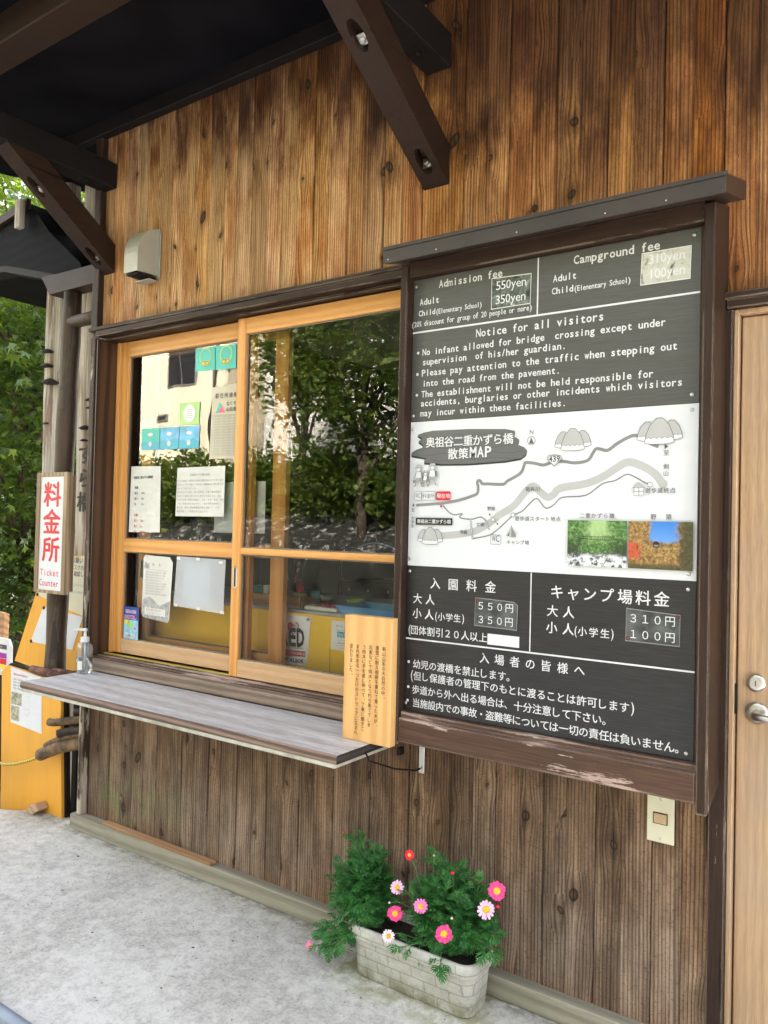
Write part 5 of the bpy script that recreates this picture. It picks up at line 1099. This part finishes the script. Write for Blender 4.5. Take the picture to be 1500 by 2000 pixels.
    for q, lab in (([(-4.091, 1.272), (-3.748, 1.295), (-3.745, .972), (-4.185, 1.057)], 'a'), ([(-4.119, .995), (-3.746, .968), (-3.834, .78), (-4.235, .786)], 'b')):
        m = MB().mat('paper2' if lab == 'a' else 'panelwhite'); m.extrude([(x, .2685 if lab == 'a' else .2678, z) for x, z in q], (0, -.001, 0)); pz = m.build('pinned_sheet', None, b)
        s = Sheet((q[3][0], .2668 if lab == 'b' else .2673, q[3][1]), lift=.0003, step=.0001, k=.857)
        if lab == 'a':
            s.text('お願い', .375, .235, .042, 'ink', .02); s.text('マスクの着用', .365, .190, .036, 'ink', .02); s.text('を確認して', .365, .150, .036, 'ink', .02); s.text('For your safety', .355, .085, .030, 'cyan'); s.text('please wear', .355, .040, .030, 'cyan')
        else:
            s.poly([(.19, .125), (.39, .11), (.40, .215), (.245, .225)], 'cyan'); s.up()
            for u, v in ((.235, .135), (.255, .168), (.275, .20), (.30, .130), (.32, .163)): s.poly([(u-.016, v-.011), (u+.018, v-.012), (u+.004, v+.013)], 'panelwhite')
            s.line(smooth_line([(.15, .02), (.17, .07), (.24, .08), (.29, .05), (.34, .07)]), .002, 'faint'); s.line(smooth_line([(.16, .03), (.22, .05), (.25, .03), (.31, .02)]), .002, 'faint')
        s.build('lettering', pz)
    m = MB().mat('fungus'); [m.disc((x, .2660, z), .010, n=10, thick=.002, dome=.004) for x, z in ((-4.112, .989), (-4.228, .789), (-4.180, 1.06))]; m.build('tack', None, b)
    # odd bits by the corner
    M['barkred'] = plain('red_brown_bark', (.14, .055, .032), .8, var=.3, sc=30); m = MB().mat('barkred'); m.tube([(-3.769, -.005, .722), (-3.63, .0, .718), (-3.46, .02, .705)], [.019, .021, .016], 10); m.tube([(-3.62, .02, .730), (-3.45, .03, .735)], .012, 8)
    tag(m.build('branch', None), 'short red brown branch lying along the top of the front yellow board', 'branch')
    M['stick'] = plain('peeled_stick', (.19, .115, .055), .7, var=.35, sc=18); M['stickdark'] = plain('dark_stick', (.045, .032, .024), .7, var=.3, sc=18); M['stickend'] = plain('cut_stick_end', (.36, .24, .14), .7, var=.1)
    for pts, r, mt, lab in (([(-3.535, -.045, .496), (-3.49, -.035, .499), (-3.40, .02, .515), (-3.25, .10, .53)], .019, 'stick', 'knobbly brown stick, highest of the cut sticks poking past the hut corner'),
                            ([(-3.466, -.045, .450), (-3.40, .01, .466), (-3.25, .10, .48)], .019, 'stickdark', 'dark stick second from the top of the bundle past the hut corner'),
                            ([(-3.549, -.05, .378), (-3.50, -.045, .402), (-3.42, .0, .435), (-3.25, .10, .45)], .017, 'stick', 'slim bent stick in the bundle just above the thickest one'),
                            ([(-3.580, -.06, .330), (-3.50, -.05, .366), (-3.42, -.015, .395), (-3.25, .07, .43)], .030, 'stick', 'thickest yellow brown stick at the bottom of the bundle'),
                            ([(-3.44, .03, .545), (-3.25, .12, .56)], .018, 'stickdark', 'short dark stick end lying on top of the bundle'),
                            ([(-3.45, .01, .483), (-3.25, .11, .50)], .007, 'stickdark', 'thin grey rod between the sticks of the bundle')):
        m = MB().mat(mt); m.tube(smooth3(pts), r, 12, caps=False); m.mat('stickend'); P = Vector(pts[0]); d = (P-Vector(pts[1])).normalized(); m.disc(P-d*.0005, r*.98, d, 12, .002)
        tag(m.build('cut_stick', None), lab, 'stick', 'bundle of cut sticks at the hut corner')
    m = MB(); P = smooth3([(-4.15, -.04, .216), (-3.957, -.05, .215), (-3.86, -.05, .228), (-3.768, -.05, .253), (-3.66, -.05, .291), (-3.555, -.045, .338)], 14)
    for i in range(len(P)-1): m.mat('black' if i % 2 else 'yellowink'); m.tube([P[i], P[i+1]], .0075, 8, caps=False)
    tag(m.build('barrier_rope', None), 'yellow and black twisted barrier rope sagging in front of the yellow board', 'rope')
    m = MB().mat(wood('raw_block', (.50, .33, .22), (.34, .20, .12), 'y', 50)); m.extrude([(x, -.06, z) for x, z in ((-3.715, .000), (-3.665, .064), (-3.612, .085), (-3.585, .056), (-3.640, .020))], (0, .057, 0), .003); tag(m.build('wood_block', None), 'small raw wooden wedge block against the foot of the yellow board', 'wood block')
    m = MB().mat('panelwhite'); m.extrude([(x, .55, z) for x, z in ((-5.30, .44), (-4.945, .455), (-4.930, .480), (-4.936, .650), (-4.965, .695), (-5.30, .70))], (0, .02, 0), .003); o = thing('small_sign', 'small white sign with coloured bars at the very edge beside the yellow board', 'sign', (-5.1, .55, -.34)); m.build('face', None, o)
    s = Sheet((-5.30, .55, .44)); M['purple'] = plain('purple_ink', (.30, .02, .32), .4, var=.02)
    s.rect(.20, .185, .325, .215, 'ink'); s.rect(.18, .125, .325, .160, 'purple'); s.rect(.18, .085, .325, .122, 'red'); s.rect(.18, .055, .325, .082, 'yellowink'); s.up(); s.text('ATM', .23, .192, .018, 'panelwhite'); s.build('lettering', o)
    m = MB().mat('plate'); m.box(-5.12, -5.08, .572, .60, -.34, .60); m.build('sign_leg', None, o)
    m = MB().mat('batten'); m.extrude([(x, .80, z) for x, z in ((-5.60, -.34), (-5.50, -.34), (-5.458, .80), (-5.56, .81))], (0, .04, 0), .003); tag(m.build('wooden_stake', None), 'short bare wooden stake behind the small white sign', 'stake')
    m = MB().mat(plain('grey_blue_hose', (.20, .24, .30), .4)); m.tube(smooth3([(-3.4, -1.06, .045), (-2.6, -1.022, .045), (-2.2, -1.016, .045), (-1.8, -1.03, .045), (-1.2, -1.12, .045)], 6), .022, 12); tag(m.build('hose', None), 'grey blue hose lying on the concrete at the very front corner', 'hose')

def smooth3(p, k=5):
    out = []
    for i in range(len(p)-1):
        a, b, c, d = p[max(i-1, 0)], p[i], p[i+1], p[min(i+2, len(p)-1)]
        for j in range(k):
            t = j/k; out.append(tuple(0.5*((2*b[q])+(c[q]-a[q])*t+(2*a[q]-5*b[q]+4*c[q]-d[q])*t*t+(3*b[q]-a[q]-3*c[q]+d[q])*t**3) for q in (0, 1, 2)))
    return out + [tuple(p[-1])]

# ------------------------------------------------------------------ planter and marguerites
def planter():
    t = NT('moulded_planter'); c = t.co(); sp = t.n('SeparateXYZ', {0: c}).outputs
    nn = t.n('SeparateXYZ', {0: t.n('NewGeometry').outputs['Normal']}).outputs
    u = t.math('SUBTRACT', sp[0], sp[1]); bv = t.n('CombineXYZ', {0: u, 1: t.math('SUBTRACT', sp[2], 0.027), 2: 0.0}).outputs[0]
    br = t.n('TexBrick', {'Vector': bv, 'Scale': 1.0, 'Mortar Size': 0.0021, 'Mortar Smooth': 0.35, 'Brick Width': 0.088, 'Row Height': 0.034, 'Color1': (1, 1, 1), 'Color2': (.86, .86, .86), 'Mortar': (0, 0, 0)})
    mort = t.math('MULTIPLY', br.outputs['Fac'], t.step(nn[2], .6, .4)); n = t.noise(c, 14, 5, .7); f = t.noise(c, 90, 4, .7)
    col = t.mix(t.step(n, .3, .75), (.54, .53, .475), (.39, .38, .33)); col = t.mix(t.math('MULTIPLY', t.step(f, .52, .68), .4), col, (.20, .185, .15))
    low = t.math('MULTIPLY', t.step(sp[2], .085, .03), t.step(n, .38, .6)); col = t.mix(t.math('MULTIPLY', low, .7), col, (.17, .165, .085))
    col = t.mix(t.math('MULTIPLY', mort, .5), col, (.16, .15, .12))
    M['planter'] = t.set(color=col, rough=.8, normal=t.bump(t.math('ADD', t.math('MULTIPLY', t.math('SUBTRACT', 1.0, mort), 1.0), t.math('MULTIPLY', f, .25)), .45, .0018))
    P = thing('planter_box', 'long weathered grey planter box moulded as brickwork on the concrete by the wall', 'planter', (-1.33, -.135, .026))
    m = MB().mat('planter'); cx, cy = -1.322, -.134; N = 10
    def ring(hx, hy, r, z):
        o = []
        for qx, qy, a0 in ((1, -1, -90), (1, 1, 0), (-1, 1, 90), (-1, -1, 180)):
            for k in range(N+1):
                a = R(a0+90*k/N); o.append(m.V((cx+qx*(hx-r)+r*math.cos(a), cy+qy*(hy-r)+r*math.sin(a), z)))
        return o
    rs = [ring(.212, .064, .036, .0265), ring(.215, .067, .038, .030), ring(.223, .077, .042, .146), ring(.2235, .0775, .042, .1485), ring(.230, .084, .046, .150), ring(.231, .085, .046, .153), ring(.233, .088, .048, .190), ring(.231, .086, .046, .193), ring(.223, .078, .041, .193), ring(.220, .075, .040, .190), ring(.217, .071, .039, .155)]
    for a, b in zip(rs, rs[1:]):
        for i in range(len(a)): f = m.face([a[i], a[(i+1) % len(a)], b[(i+1) % len(a)], b[i]]); f.smooth = True
    m.face(list(reversed(rs[0])))
    o = m.build('trough', None, P)
    t = NT('dark_potting_soil'); n = t.noise(t.co(), 60, 5, .75); M['soil'] = t.set(color=t.mix(n, (.012, .009, .006), (.05, .036, .024)), rough=.95, normal=t.bump(n, .8, .01))
    m = MB().mat('soil'); m.face(ring2(m, cx, cy, .218, .0725, .039, .168)); m.build('soil', None, P)
def ring2(m, cx, cy, hx, hy, r, z, N=8):
    o = []
    for qx, qy, a0 in ((1, -1, -90), (1, 1, 0), (-1, 1, 90), (-1, -1, 180)):
        for k in range(N+1): a = R(a0+90*k/N); o.append(m.V((cx+qx*(hx-r)+r*math.cos(a), cy+qy*(hy-r)+r*math.sin(a), z)))
    return o

def frond(L=1.0):
    """one finely cut leaf as thin quads in its own frame: along +x, up +z"""
    V_, F = [], []
    def strip(p, d, l, w0, w1, droop):
        d = np.array(d, float); d /= np.linalg.norm(d); s = np.array([-d[1], d[0], 0.0]); p = np.array(p, float); e = p + d*l - np.array([0, 0, droop])
        i = len(V_); V_.extend([p-s*w0, p+s*w0, e+s*w1, e-s*w1]); F.append([i, i+1, i+2, i+3]); return e
    p = np.zeros(3); pts = [p]
    for k, (l, dr) in enumerate(((.34, -.05), (.22, .0), (.20, .04))): p = strip(p, (1, 0, 0), l*L, .046-.005*k, .044-.005*k, dr*L); pts.append(p)
    strip(p, (1, 0, 0), .32*L, .062, .010, .10*L)
    for k, q in enumerate(pts[1:]):
        for sgn in (-1, 1):
            l = (.50, .46, .34)[k]*L; a = .80-.12*k
            e = strip(q, (math.cos(a), sgn*math.sin(a), 0), l*.5, .044, .060, -.01*L)
            strip(e, (math.cos(a*.75), sgn*math.sin(a*.75), 0), l*.55, .060, .008, .07*L)
            if k < 2: strip(e, (math.cos(a*1.6), sgn*math.sin(a*1.6), 0), l*.42, .048, .008, .05*L)
    return np.array(V_), np.array(F)

def place_cards(tv, tf, pos, dirs, size, roll=None, up=None):
    """copies of a template (x forward, z up) at pos, facing dirs, as arrays for one mesh"""
    n = len(pos); d = dirs/np.linalg.norm(dirs, axis=1)[:, None]
    up = np.tile([0, 0, 1.0], (n, 1)) if up is None else up
    s = np.cross(up, d); s /= (np.linalg.norm(s, axis=1)[:, None]+1e-9); w = np.cross(d, s)
    if roll is not None:
        c_, s_ = np.cos(roll)[:, None], np.sin(roll)[:, None]; s, w = s*c_+w*s_, w*c_-s*s_
    B = np.stack([d, s, w], 1)                                       # n,3,3
    v = pos[:, None, :] + np.einsum('kj,njc->nkc', tv, B)*size[:, None, None]
    f = tf[None] + (np.arange(n)*len(tv))[:, None, None]
    return v.reshape(-1, 3), f.reshape(-1, tf.shape[1])

def marguerites():
    t = NT('marguerite_leaf'); c = t.co(); n = t.noise(c, 30, 3); z = t.n('SeparateXYZ', {0: c}).outputs[2]
    col = t.mix(t.step(n, .3, .7), (.022, .115, .034), (.085, .27, .066)); col = t.mix(t.math('MULTIPLY', t.step(t.noise(c, 70, 2), .55, .7), .6), col, (.20, .38, .09))
    t.set(color=col, rough=.5, spec=.3); tl = t.n('BsdfTranslucent', {'Color': (.06, .28, .05)}).outputs[0]
    t.t.links.new(t.n('MixShader', {0: .25, 1: t.p.outputs[0], 2: tl}).outputs[0], t.out.inputs['Surface']); M['margleaf'] = t.m
    M['stem'] = plain('green_stem', (.10, .20, .06), .6)
    for k, a, b in (('hot', (.80, .012, .16), (.90, .10, .32)), ('rose', (.86, .09, .40), (.93, .30, .60)), ('pale', (.90, .38, .66), (.95, .62, .80)), ('blush', (.90, .70, .84), (.92, .84, .90)), ('crimson', (.72, .006, .035), (.85, .02, .08))):
        t = NT('petal_'+k); M['petal_'+k] = t.set(color=t.mix(t.noise(t.co(), 120, 2), a, b), rough=.5, spec=.3)
    M['eye'] = plain('yellow_flower_eye', (.80, .46, .015), .7, var=.15, sc=200)
    tv, tf = frond()
    rr = np.random.default_rng(3)
    def plant(label, roots, tips, extra, flowers, x0):
        o = thing('marguerite_plant', label, 'flowering plant', (x0, -.13, .146), 'marguerites growing in the planter')
        st = MB().mat('stem'); pos, dr, sz = [], [], []
        for tip in tips:
            root = Vector(roots[int(rr.integers(len(roots)))]) ; tp = Vector(tip); mid = root.lerp(tp, .5) + Vector((0, 0, .03))
            pts = smooth3([tuple(root), tuple(mid), tuple(tp)], 4); st.tube(pts, [.0028-.0014*i/(len(pts)-1) for i in range(len(pts))], 5)
            ax = (tp-mid).normalized()
            nl = 13
            for k in range(nl):
                u = (k/(nl-1)); q = mid.lerp(tp, u) if u > .0 else mid
                a = k*2.4 + rr.uniform(-.4, .4); e1 = ax.orthogonal().normalized(); e2 = ax.cross(e1)
                el = .35 + .75*u*u + rr.uniform(-.2, .2)
                dvec = (e1*math.cos(a)+e2*math.sin(a))*math.cos(el) + ax*math.sin(el)
                pos.append(q); dr.append(dvec); sz.append(rr.uniform(.046, .066)*(1.0-.22*u))
        for q, dvec, s_ in extra: pos.append(q); dr.append(dvec); sz.append(s_)
        v, f = place_cards(tv, tf, np.array([tuple(p) for p in pos]), np.array([tuple(p) for p in dr]), np.array(sz), rr.uniform(-.5, .5, len(pos)))
        raw_mesh('foliage', v, f, 'margleaf', o)
        for (fx, fy, fz, rad, kind, tilt, lab) in flowers:
            fo = Vector((fx, fy, fz)); base = Vector(min(roots, key=lambda r: (Vector(r)-fo).length)); base = base.lerp(fo, .35); base.z = min(base.z+.06, fz-.01)
            ax = Vector((.45+tilt[0]+rr.uniform(-.28, .28), -.72+tilt[1], .42+tilt[2]+rr.uniform(-.30, .30))).normalized()
            st.tube(smooth3([tuple(base), tuple(base.lerp(fo, .6)+Vector((0, 0, .012))), tuple(fo-ax*.004)], 4), .0013, 5)
            fm = MB().mat('petal_'+kind); e1 = ax.orthogonal().normalized(); e2 = ax.cross(e1); n = 17 if kind in ('hot', 'crimson') else 14
            if rad < .006:
                fm.lathe([(0, -1), (.8, -.6), (1, 0), (.7, .7), (0, 1)], (0, 0, 0), 8); bmesh.ops.scale(fm.b, vec=(rad,)*3, verts=fm.b.verts[:]); bmesh.ops.translate(fm.b, vec=fo, verts=fm.b.verts[:]); fl = fm.build('bud', None, o); continue
            for k in range(n):
                a = 6.2832*k/n + rr.uniform(-.06, .06); L = .86*rad*rr.uniform(.88, 1.05); u = e1*math.cos(a)+e2*math.sin(a); w = ax.cross(u); lift = rr.uniform(-.06, .22)
                wd = rad*(.165 if n > 16 else .135); prev = None
                for s_, ww, h in ((.18, .55, .0), (.55, 1.0, .55), (.88, .92, .8), (1.0, .38, .75)):
                    cpt = fo + u*L*s_ + ax*(rad*lift*h + .0015*(k % 2)); cur = (fm.V(cpt-w*wd*ww), fm.V(cpt+ax*rad*.05), fm.V(cpt+w*wd*ww))
                    if prev: fm.face([prev[0], cur[0], cur[1], prev[1]]); fm.face([prev[1], cur[1], cur[2], prev[2]])
                    prev = cur
            fl = fm.build('flower', None, o)
            if lab: fl['label'] = lab
            em = MB().mat('eye'); em.lathe([(.34, -.05), (.36, .08), (.26, .20), (.12, .21), (0, .16)], (0, 0, 0), 16)
            mt = Matrix((e1, e2, ax)).transposed().to_4x4(); bmesh.ops.scale(em.b, vec=(rad,)*3, verts=em.b.verts[:]); bmesh.ops.transform(em.b, matrix=Matrix.Translation(fo) @ mt, verts=em.b.verts[:]); em.build('flower_eye', None, fl)
        st.build('stems', None, o)
    def blob(cx, cy, cz, rx, ry, rz, n, zmin, seed):
        g = np.random.default_rng(seed); out = []
        while len(out) < n:
            p = g.normal(size=3); p /= np.linalg.norm(p); p *= g.uniform(.62, 1.0)
            q = (cx+p[0]*rx, cy+p[1]*ry, cz+p[2]*rz)
            if q[2] > zmin and q[1] < -.02: out.append(q)
        return out
    # the bushy clump over the planter's far end
    tips = blob(-1.545, -.155, .280, .105, .080, .110, 46, .17, 4) + [(-1.60, -.13, .415), (-1.575, -.12, .43), (-1.49, -.12, .395), (-1.505, -.14, .405), (-1.475, -.15, .37), (-1.655, -.24, .09), (-1.64, -.23, .12), (-1.60, -.24, .10), (-1.67, -.22, .13), (-1.58, -.25, .115)]
    plant('bushy marguerite clump without open blooms, spilling over the planter end away from the door', [(-1.50, -.13, .169), (-1.47, -.14, .169), (-1.52, -.12, .169)], tips, [],
          [(-1.715, -.21, .062, .019, 'rose', (-.5, .1, .0), 'pink flower drooping low over the concrete beside the planter'), (-1.665, -.22, .075, .0055, 'rose', (0, 0, 0), None), (-1.655, -.115, .430, .005, 'crimson', (0, 0, 0), None)], -1.5)
    tips = blob(-1.200, -.140, .300, .150, .085, .120, 70, .215, 9) + [(-1.30, -.10, .43), (-1.285, -.11, .41), (-1.20, -.11, .415), (-1.185, -.12, .425), (-1.12, -.13, .40), (-1.345, -.18, .33), (-1.035, -.17, .30), (-1.04, -.18, .25), (-1.33, -.235, .19), (-1.18, -.245, .18)]
    plant('wide marguerite clump carrying the pink and red daisies in the planter', [(-1.25, -.13, .169), (-1.20, -.14, .169), (-1.16, -.12, .169), (-1.28, -.14, .169)], tips, [],
          [(-1.330, -.20, .462, .0185, 'crimson', (.35, .25, .0), 'crimson flower standing highest on a long stem'), (-1.370, -.205, .352, .0255, 'pale', (0, 0, 0), 'pale pink flower between the two clumps, the upper one'), (-1.262, -.235, .335, .0260, 'rose', (0, .0, .1), None),
           (-1.368, -.215, .274, .0285, 'hot', (-.1, 0, .1), None), (-1.160, -.268, .297, .0300, 'hot', (0, 0, .1), None), (-1.022, -.205, .438, .0310, 'hot', (.05, 0, .0), 'deep pink flower at the top of the side nearest the door'), (-1.050, -.215, .381, .0320, 'pale', (.1, 0, 0), 'pale pink flower just under the deep pink one by the door side'),
           (-1.385, -.225, .203, .0245, 'blush', (-.1, 0, .05), 'almost white flower low over the planter rim'), (-1.195, -.16, .428, .0056, 'crimson', (0, 0, 0), None), (-1.020, -.20, .392, .0056, 'crimson', (0, 0, 0), None), (-1.40, -.20, .293, .004, 'blush', (0, 0, 0), None), (-1.150, -.24, .335, .004, 'eye2', (0, 0, 0), None), (-1.275, -.14, .455, .0035, 'eye2', (0, 0, 0), None)], -1.2)

# ------------------------------------------------------------------ trees
def maple_template():
    pts = []; lobes = [(0, 1.0), (.85, .82), (1.75, .55)]
    arr = [(-1.75, .55), (-.85, .82), (0, 1.0), (.85, .82), (1.75, .55)]
    out = [(-.10, 0.0)]
    for i, (a, l) in enumerate(arr):
        out.append((l*math.cos(a)*1.0, l*math.sin(a)))
        if i < 4: b = (a+arr[i+1][0])/2; out.append((.34*math.cos(b), .34*math.sin(b)))
    v = np.array([(x+.1, y, -.12*abs(y)-.10*x*x) for x, y in out]); return v, np.array([list(range(len(v)))])
def quad_template(): return np.array([(0, -.28, 0), (.5, -.45, -.04), (1.0, 0, -.12), (.5, .45, -.04)], float), np.array([[0, 1, 2, 3]])
def tree(name, label, base, height, crown, n_cl, n_leaf, leaf, tmpl, mat, seed, group, trunk_r=.12, spread=.45, flat=False, cat='tree'):
    """tapered trunk, limbs reaching the leaf clumps, and leaf-sized faces gathered in uneven clumps"""
    g = np.random.default_rng(seed); bx, by, bz = base
    o = thing(name, label, cat, base, group)
    cx, cy, cz, rx, ry, rz = crown
    cl = []
    while len(cl) < n_cl:
        p = g.normal(size=3); p /= np.linalg.norm(p); p *= g.uniform(.25, 1.0)**.6
        cl.append((cx+p[0]*rx, cy+p[1]*ry, cz+p[2]*rz))
    cl = np.array(cl); m = MB().mat('trunkbark')
    top = Vector((cx, cy, cz+rz*.5)); b0 = Vector(base)
    tr = [b0.lerp(top, k/7)+Vector((.10*math.sin(k*1.3+seed), .10*math.cos(k*1.1+seed), 0))*(k/7) for k in range(8)]
    m.tube(tr, [trunk_r*(1-.85*k/7) for k in range(8)], 9)
    for c in cl[::max(1, n_cl//26)]:
        k = int(g.integers(2, 6)); a = tr[k]; e = Vector(c); mid = a.lerp(e, .5)+Vector((0, 0, .12)); m.tube([a, mid, e], [trunk_r*.35, trunk_r*.2, trunk_r*.05], 5, caps=False)
    m.build('trunk', None, o)
    tv, tf = tmpl; idx = g.integers(0, n_cl, n_leaf); sg = g.uniform(.6, 1.35, n_cl)[idx]
    off = g.normal(size=(n_leaf, 3))*np.array([spread, spread, spread*(.30 if flat else .75)])*sg[:, None]
    pos = cl[idx]+off; az = g.uniform(0, 6.2832, n_leaf); el = g.normal(-.35, .45, n_leaf)
    dr = np.stack([np.cos(az)*np.cos(el), np.sin(az)*np.cos(el), np.sin(el)], 1)
    v, f = place_cards(tv, tf, pos, dr, leaf*g.uniform(.6, 1.3, n_leaf), g.normal(0, .5, n_leaf))
    raw_mesh('crown', v, f, mat, o); return o

def greenery():
    M['trunkbark'] = plain('tree_bark', (.085, .062, .042), .9, var=.3, sc=8, bump=.5)
    M['maple'] = leaf_mat('maple_leaves', (.012, .044, .010), (.036, .100, .018), (.14, .20, .028), .34)
    M['mapledark'] = leaf_mat('dark_maple_leaves', (.005, .020, .006), (.012, .042, .010), (.03, .08, .014), .30)
    M['farleaf'] = leaf_mat('far_tree_leaves', (.045, .085, .016), (.11, .17, .03), (.25, .28, .07), .40)
    mp, qd = maple_template(), quad_template()
    G = 'trees behind the entrance'
    tree('maple_tree', 'yellow green maple crown just beyond the canopy and the pale log pillar', (-7.6, 2.2, -.34), 5, (-7.3, 2.3, 2.75, 1.9, 1.3, 1.9), 90, 13000, .085, mp, 'maple', 2, G, .10, .34, True)
    tree('maple_tree', 'dark green maple filling the shade low behind the small white sign', (-8.8, 2.6, -.34), 4, (-8.4, 2.5, .75, 2.0, 1.0, 1.1), 60, 9000, .085, mp, 'mapledark', 5, G, .08, .32, True)
    tree('maple_tree', 'tall maple further back whose top shows over the canopy roof', (-11.5, 4.6, -.34), 8, (-11.2, 4.5, 4.6, 3.0, 2.0, 3.4), 110, 12000, .12, mp, 'maple', 8, G, .16, .5, True)
    tree('evergreen_tree', 'dark dense evergreen closing the view behind the maples', (-14, 7.5, -.34), 9, (-14, 7.2, 3.6, 5.0, 2.0, 4.6), 150, 14000, .22, qd, 'mapledark', 13, G, .2, .7)
    # small flowering shrub at the very edge
    M['azalea'] = plain('magenta_petals', (.52, .04, .30), .5)
    sh = tree('shrub', 'low shrub with magenta flowers behind the edge of the front yellow board', (-5.45, .95, -.34), .6, (-5.40, .92, -.02, .30, .22, .26), 22, 900, .05, mp, 'mapledark', 21, None, .02, .08, False, 'shrub')
    g = np.random.default_rng(5); p = np.array([-5.34, .84, .08])+g.normal(size=(60, 3))*np.array([.10, .07, .10]); a = g.normal(size=(60, 3))
    v, f = place_cards(qd[0], qd[1], p, a, np.full(60, .04)); raw_mesh('blossom', v, f, 'azalea', sh)
    # unseen cedars added behind the hut to cast shade on the road
    for i, (x, y, h) in enumerate(((-6.2, 6.8, 10.5), (-3.4, 7.4, 11.5), (-.6, 7.0, 11.0), (2.4, 7.6, 12.0))):
        tree('added_shade_cedar', ('unseen cedar added for shade behind the hut beyond its entrance corner', 'unseen tallest-trunked cedar added for shade behind the serving window', 'unseen cedar added for shade behind the notice board wall', 'unseen broad cedar added for shade behind the door end')[i], (x, y, -.34), h, (x, y, h-3.4, 2.0, 1.6, 3.4), 70, 4200, .34, qd, 'mapledark', 70+i, 'added shade cedars behind the hut', .22, .6)
    # across the road: what the panes mirror
    G = 'trees across the road'
    tree('roadside_tree', 'slender roadside tree mirrored in the wide pane beside the middle stile', (-8.6, -9.2, 1.0), 6, (-8.6, -9.4, 5.0, 1.6, 1.3, 1.9), 60, 6500, .13, qd, 'farleaf', 31, G, .11, .35)
    tree('roadside_tree', 'leafy roadside tree mirrored at the notice board edge of the wide pane', (-5.9, -9.0, 1.0), 6, (-5.9, -9.2, 5.6, 1.7, 1.3, 2.3), 70, 7500, .13, qd, 'farleaf', 33, G, .13, .38)
    tree('roadside_tree', 'tall dark tree mirrored in front of the cream house', (-11.6, -11.0, 1.9), 7, (-11.6, -11.0, 5.6, 1.0, 1.2, 1.6), 46, 4200, .14, qd, 'farleaf', 35, G, .12, .36)
    for i, (x, y, r, lab) in enumerate(((-16.5, -10.2, 1.2, 'round green bush mirrored under the cream house wall'), (-14.2, -10.0, 1.3, 'wide green bush mirrored behind the square notice'), (-12.2, -10.0, 1.2, 'green bush mirrored by the middle stile'), (-9.9, -9.9, 1.1, 'yellow green bush mirrored low in the wide pane'), (-7.6, -9.7, 1.0, 'dense bush mirrored under the slender roadside tree'), (-5.2, -9.6, 1.1, 'dense bush mirrored beside the notice board post'))):
        tree('bush', lab, (x, y, 1.4), 2, (x, y, 2.35, r, .7, .85), 34, 3600, .12, qd, 'farleaf', 50+i, 'bushes on the bank across the road', .04, .26, False, 'bush')
    w_ = thing('roadside_shed', 'pale concrete shed mirrored between the trees in the wide pane', 'shed', (-10, -15, 3))
    m = MB().mat(plain('pale_concrete_wall', (.62, .60, .54), .85, var=.06, sc=1.0)); m.box(-16.2, -9.0, -18, -14.6, 2.0, 6.3); m.build('wall', None, w_)
    m = MB().mat(plain('white_sheet_roof', (.72, .73, .74), .5, var=.04, sc=1.0)); m.extrude([(-16.6, y, z) for y, z in ((-14.2, 6.3), (-14.2, 6.42), (-18.4, 7.6), (-18.4, 7.45))], (8.0, 0, 0)); m.build('roof', None, w_)
    b = thing('cream_house', 'cream rendered house with a dark window mirrored in the left pane', 'house', (-21, -16, 1.5)); b['label'] = 'cream rendered house with a dark window, mirrored in the pane with the coloured cards'
    m = MB().mat(plain('cream_render', (.74, .66, .48), .85, var=.05, sc=1.2)); m.box(-26, -17.3, -18, -14.0, 1.2, 8.6); m.build('wall', None, b)
    m = MB().mat(plain('grey_roof_tiles', (.10, .10, .105), .6)); m.extrude([(-26.5, y, z) for y, z in ((-13.3, 8.5), (-13.3, 8.65), (-16, 10.0), (-18.7, 8.65), (-18.7, 8.5))], (9.8, 0, 0)); m.build('roof', None, b)
    for wx, wz, ww, wh in ((-19.9, 5.8, 1.3, 1.15), (-23.2, 5.8, 1.3, 1.15), (-20.4, 4.7, .5, .22)):
        m = MB().mat('grey1'); m.box(wx, wx+ww, -14.0, -13.95, wz, wz+wh); w = m.build('window', None, b)
        m = MB().mat('signgrey'); m.box(wx+.06, wx+ww/2-.02, -13.949, -13.94, wz+.05, wz+wh-.05); m.box(wx+ww/2+.02, wx+ww-.06, -13.949, -13.94, wz+.05, wz+wh-.05); m.build('window_panes', None, w)
    m = MB().mat('cap'); m.tube([(-17.7, -13.9, 8.4), (-17.7, -13.9, 1.4)], .06, 8); m.build('downpipe', None, b)

def grit():
    g = np.random.default_rng(12); tv, tf = quad_template(); n = 260
    x = g.uniform(-3.3, -.6, n); y = -0.06 - np.abs(g.normal(0, .55, n)); y = np.where(y < -1.5, -.3, y)
    p = np.stack([x, y, np.full(n, .0285)], 1); a = g.uniform(0, 6.28, n)
    v, f = place_cards(tv*np.array([1, 1, .6]), tf, p, np.stack([np.cos(a), np.sin(a), g.uniform(-.05, .05, n)], 1), g.uniform(.003, .0085, n)*np.where(g.uniform(size=n) > .93, 2.0, 1.0))
    M['gritty'] = plain('dry_leaf_bits', (.075, .052, .032), .9, var=.35, sc=40)
    tag(raw_mesh('litter', v, f, 'gritty'), kind='stuff')

build_materials()
M['petal_eye2'] = M['paper2']
ground(); hut(); notice_board(); papers(); inside(); front_things(); sign_corner(); planter(); marguerites(); greenery(); grit()
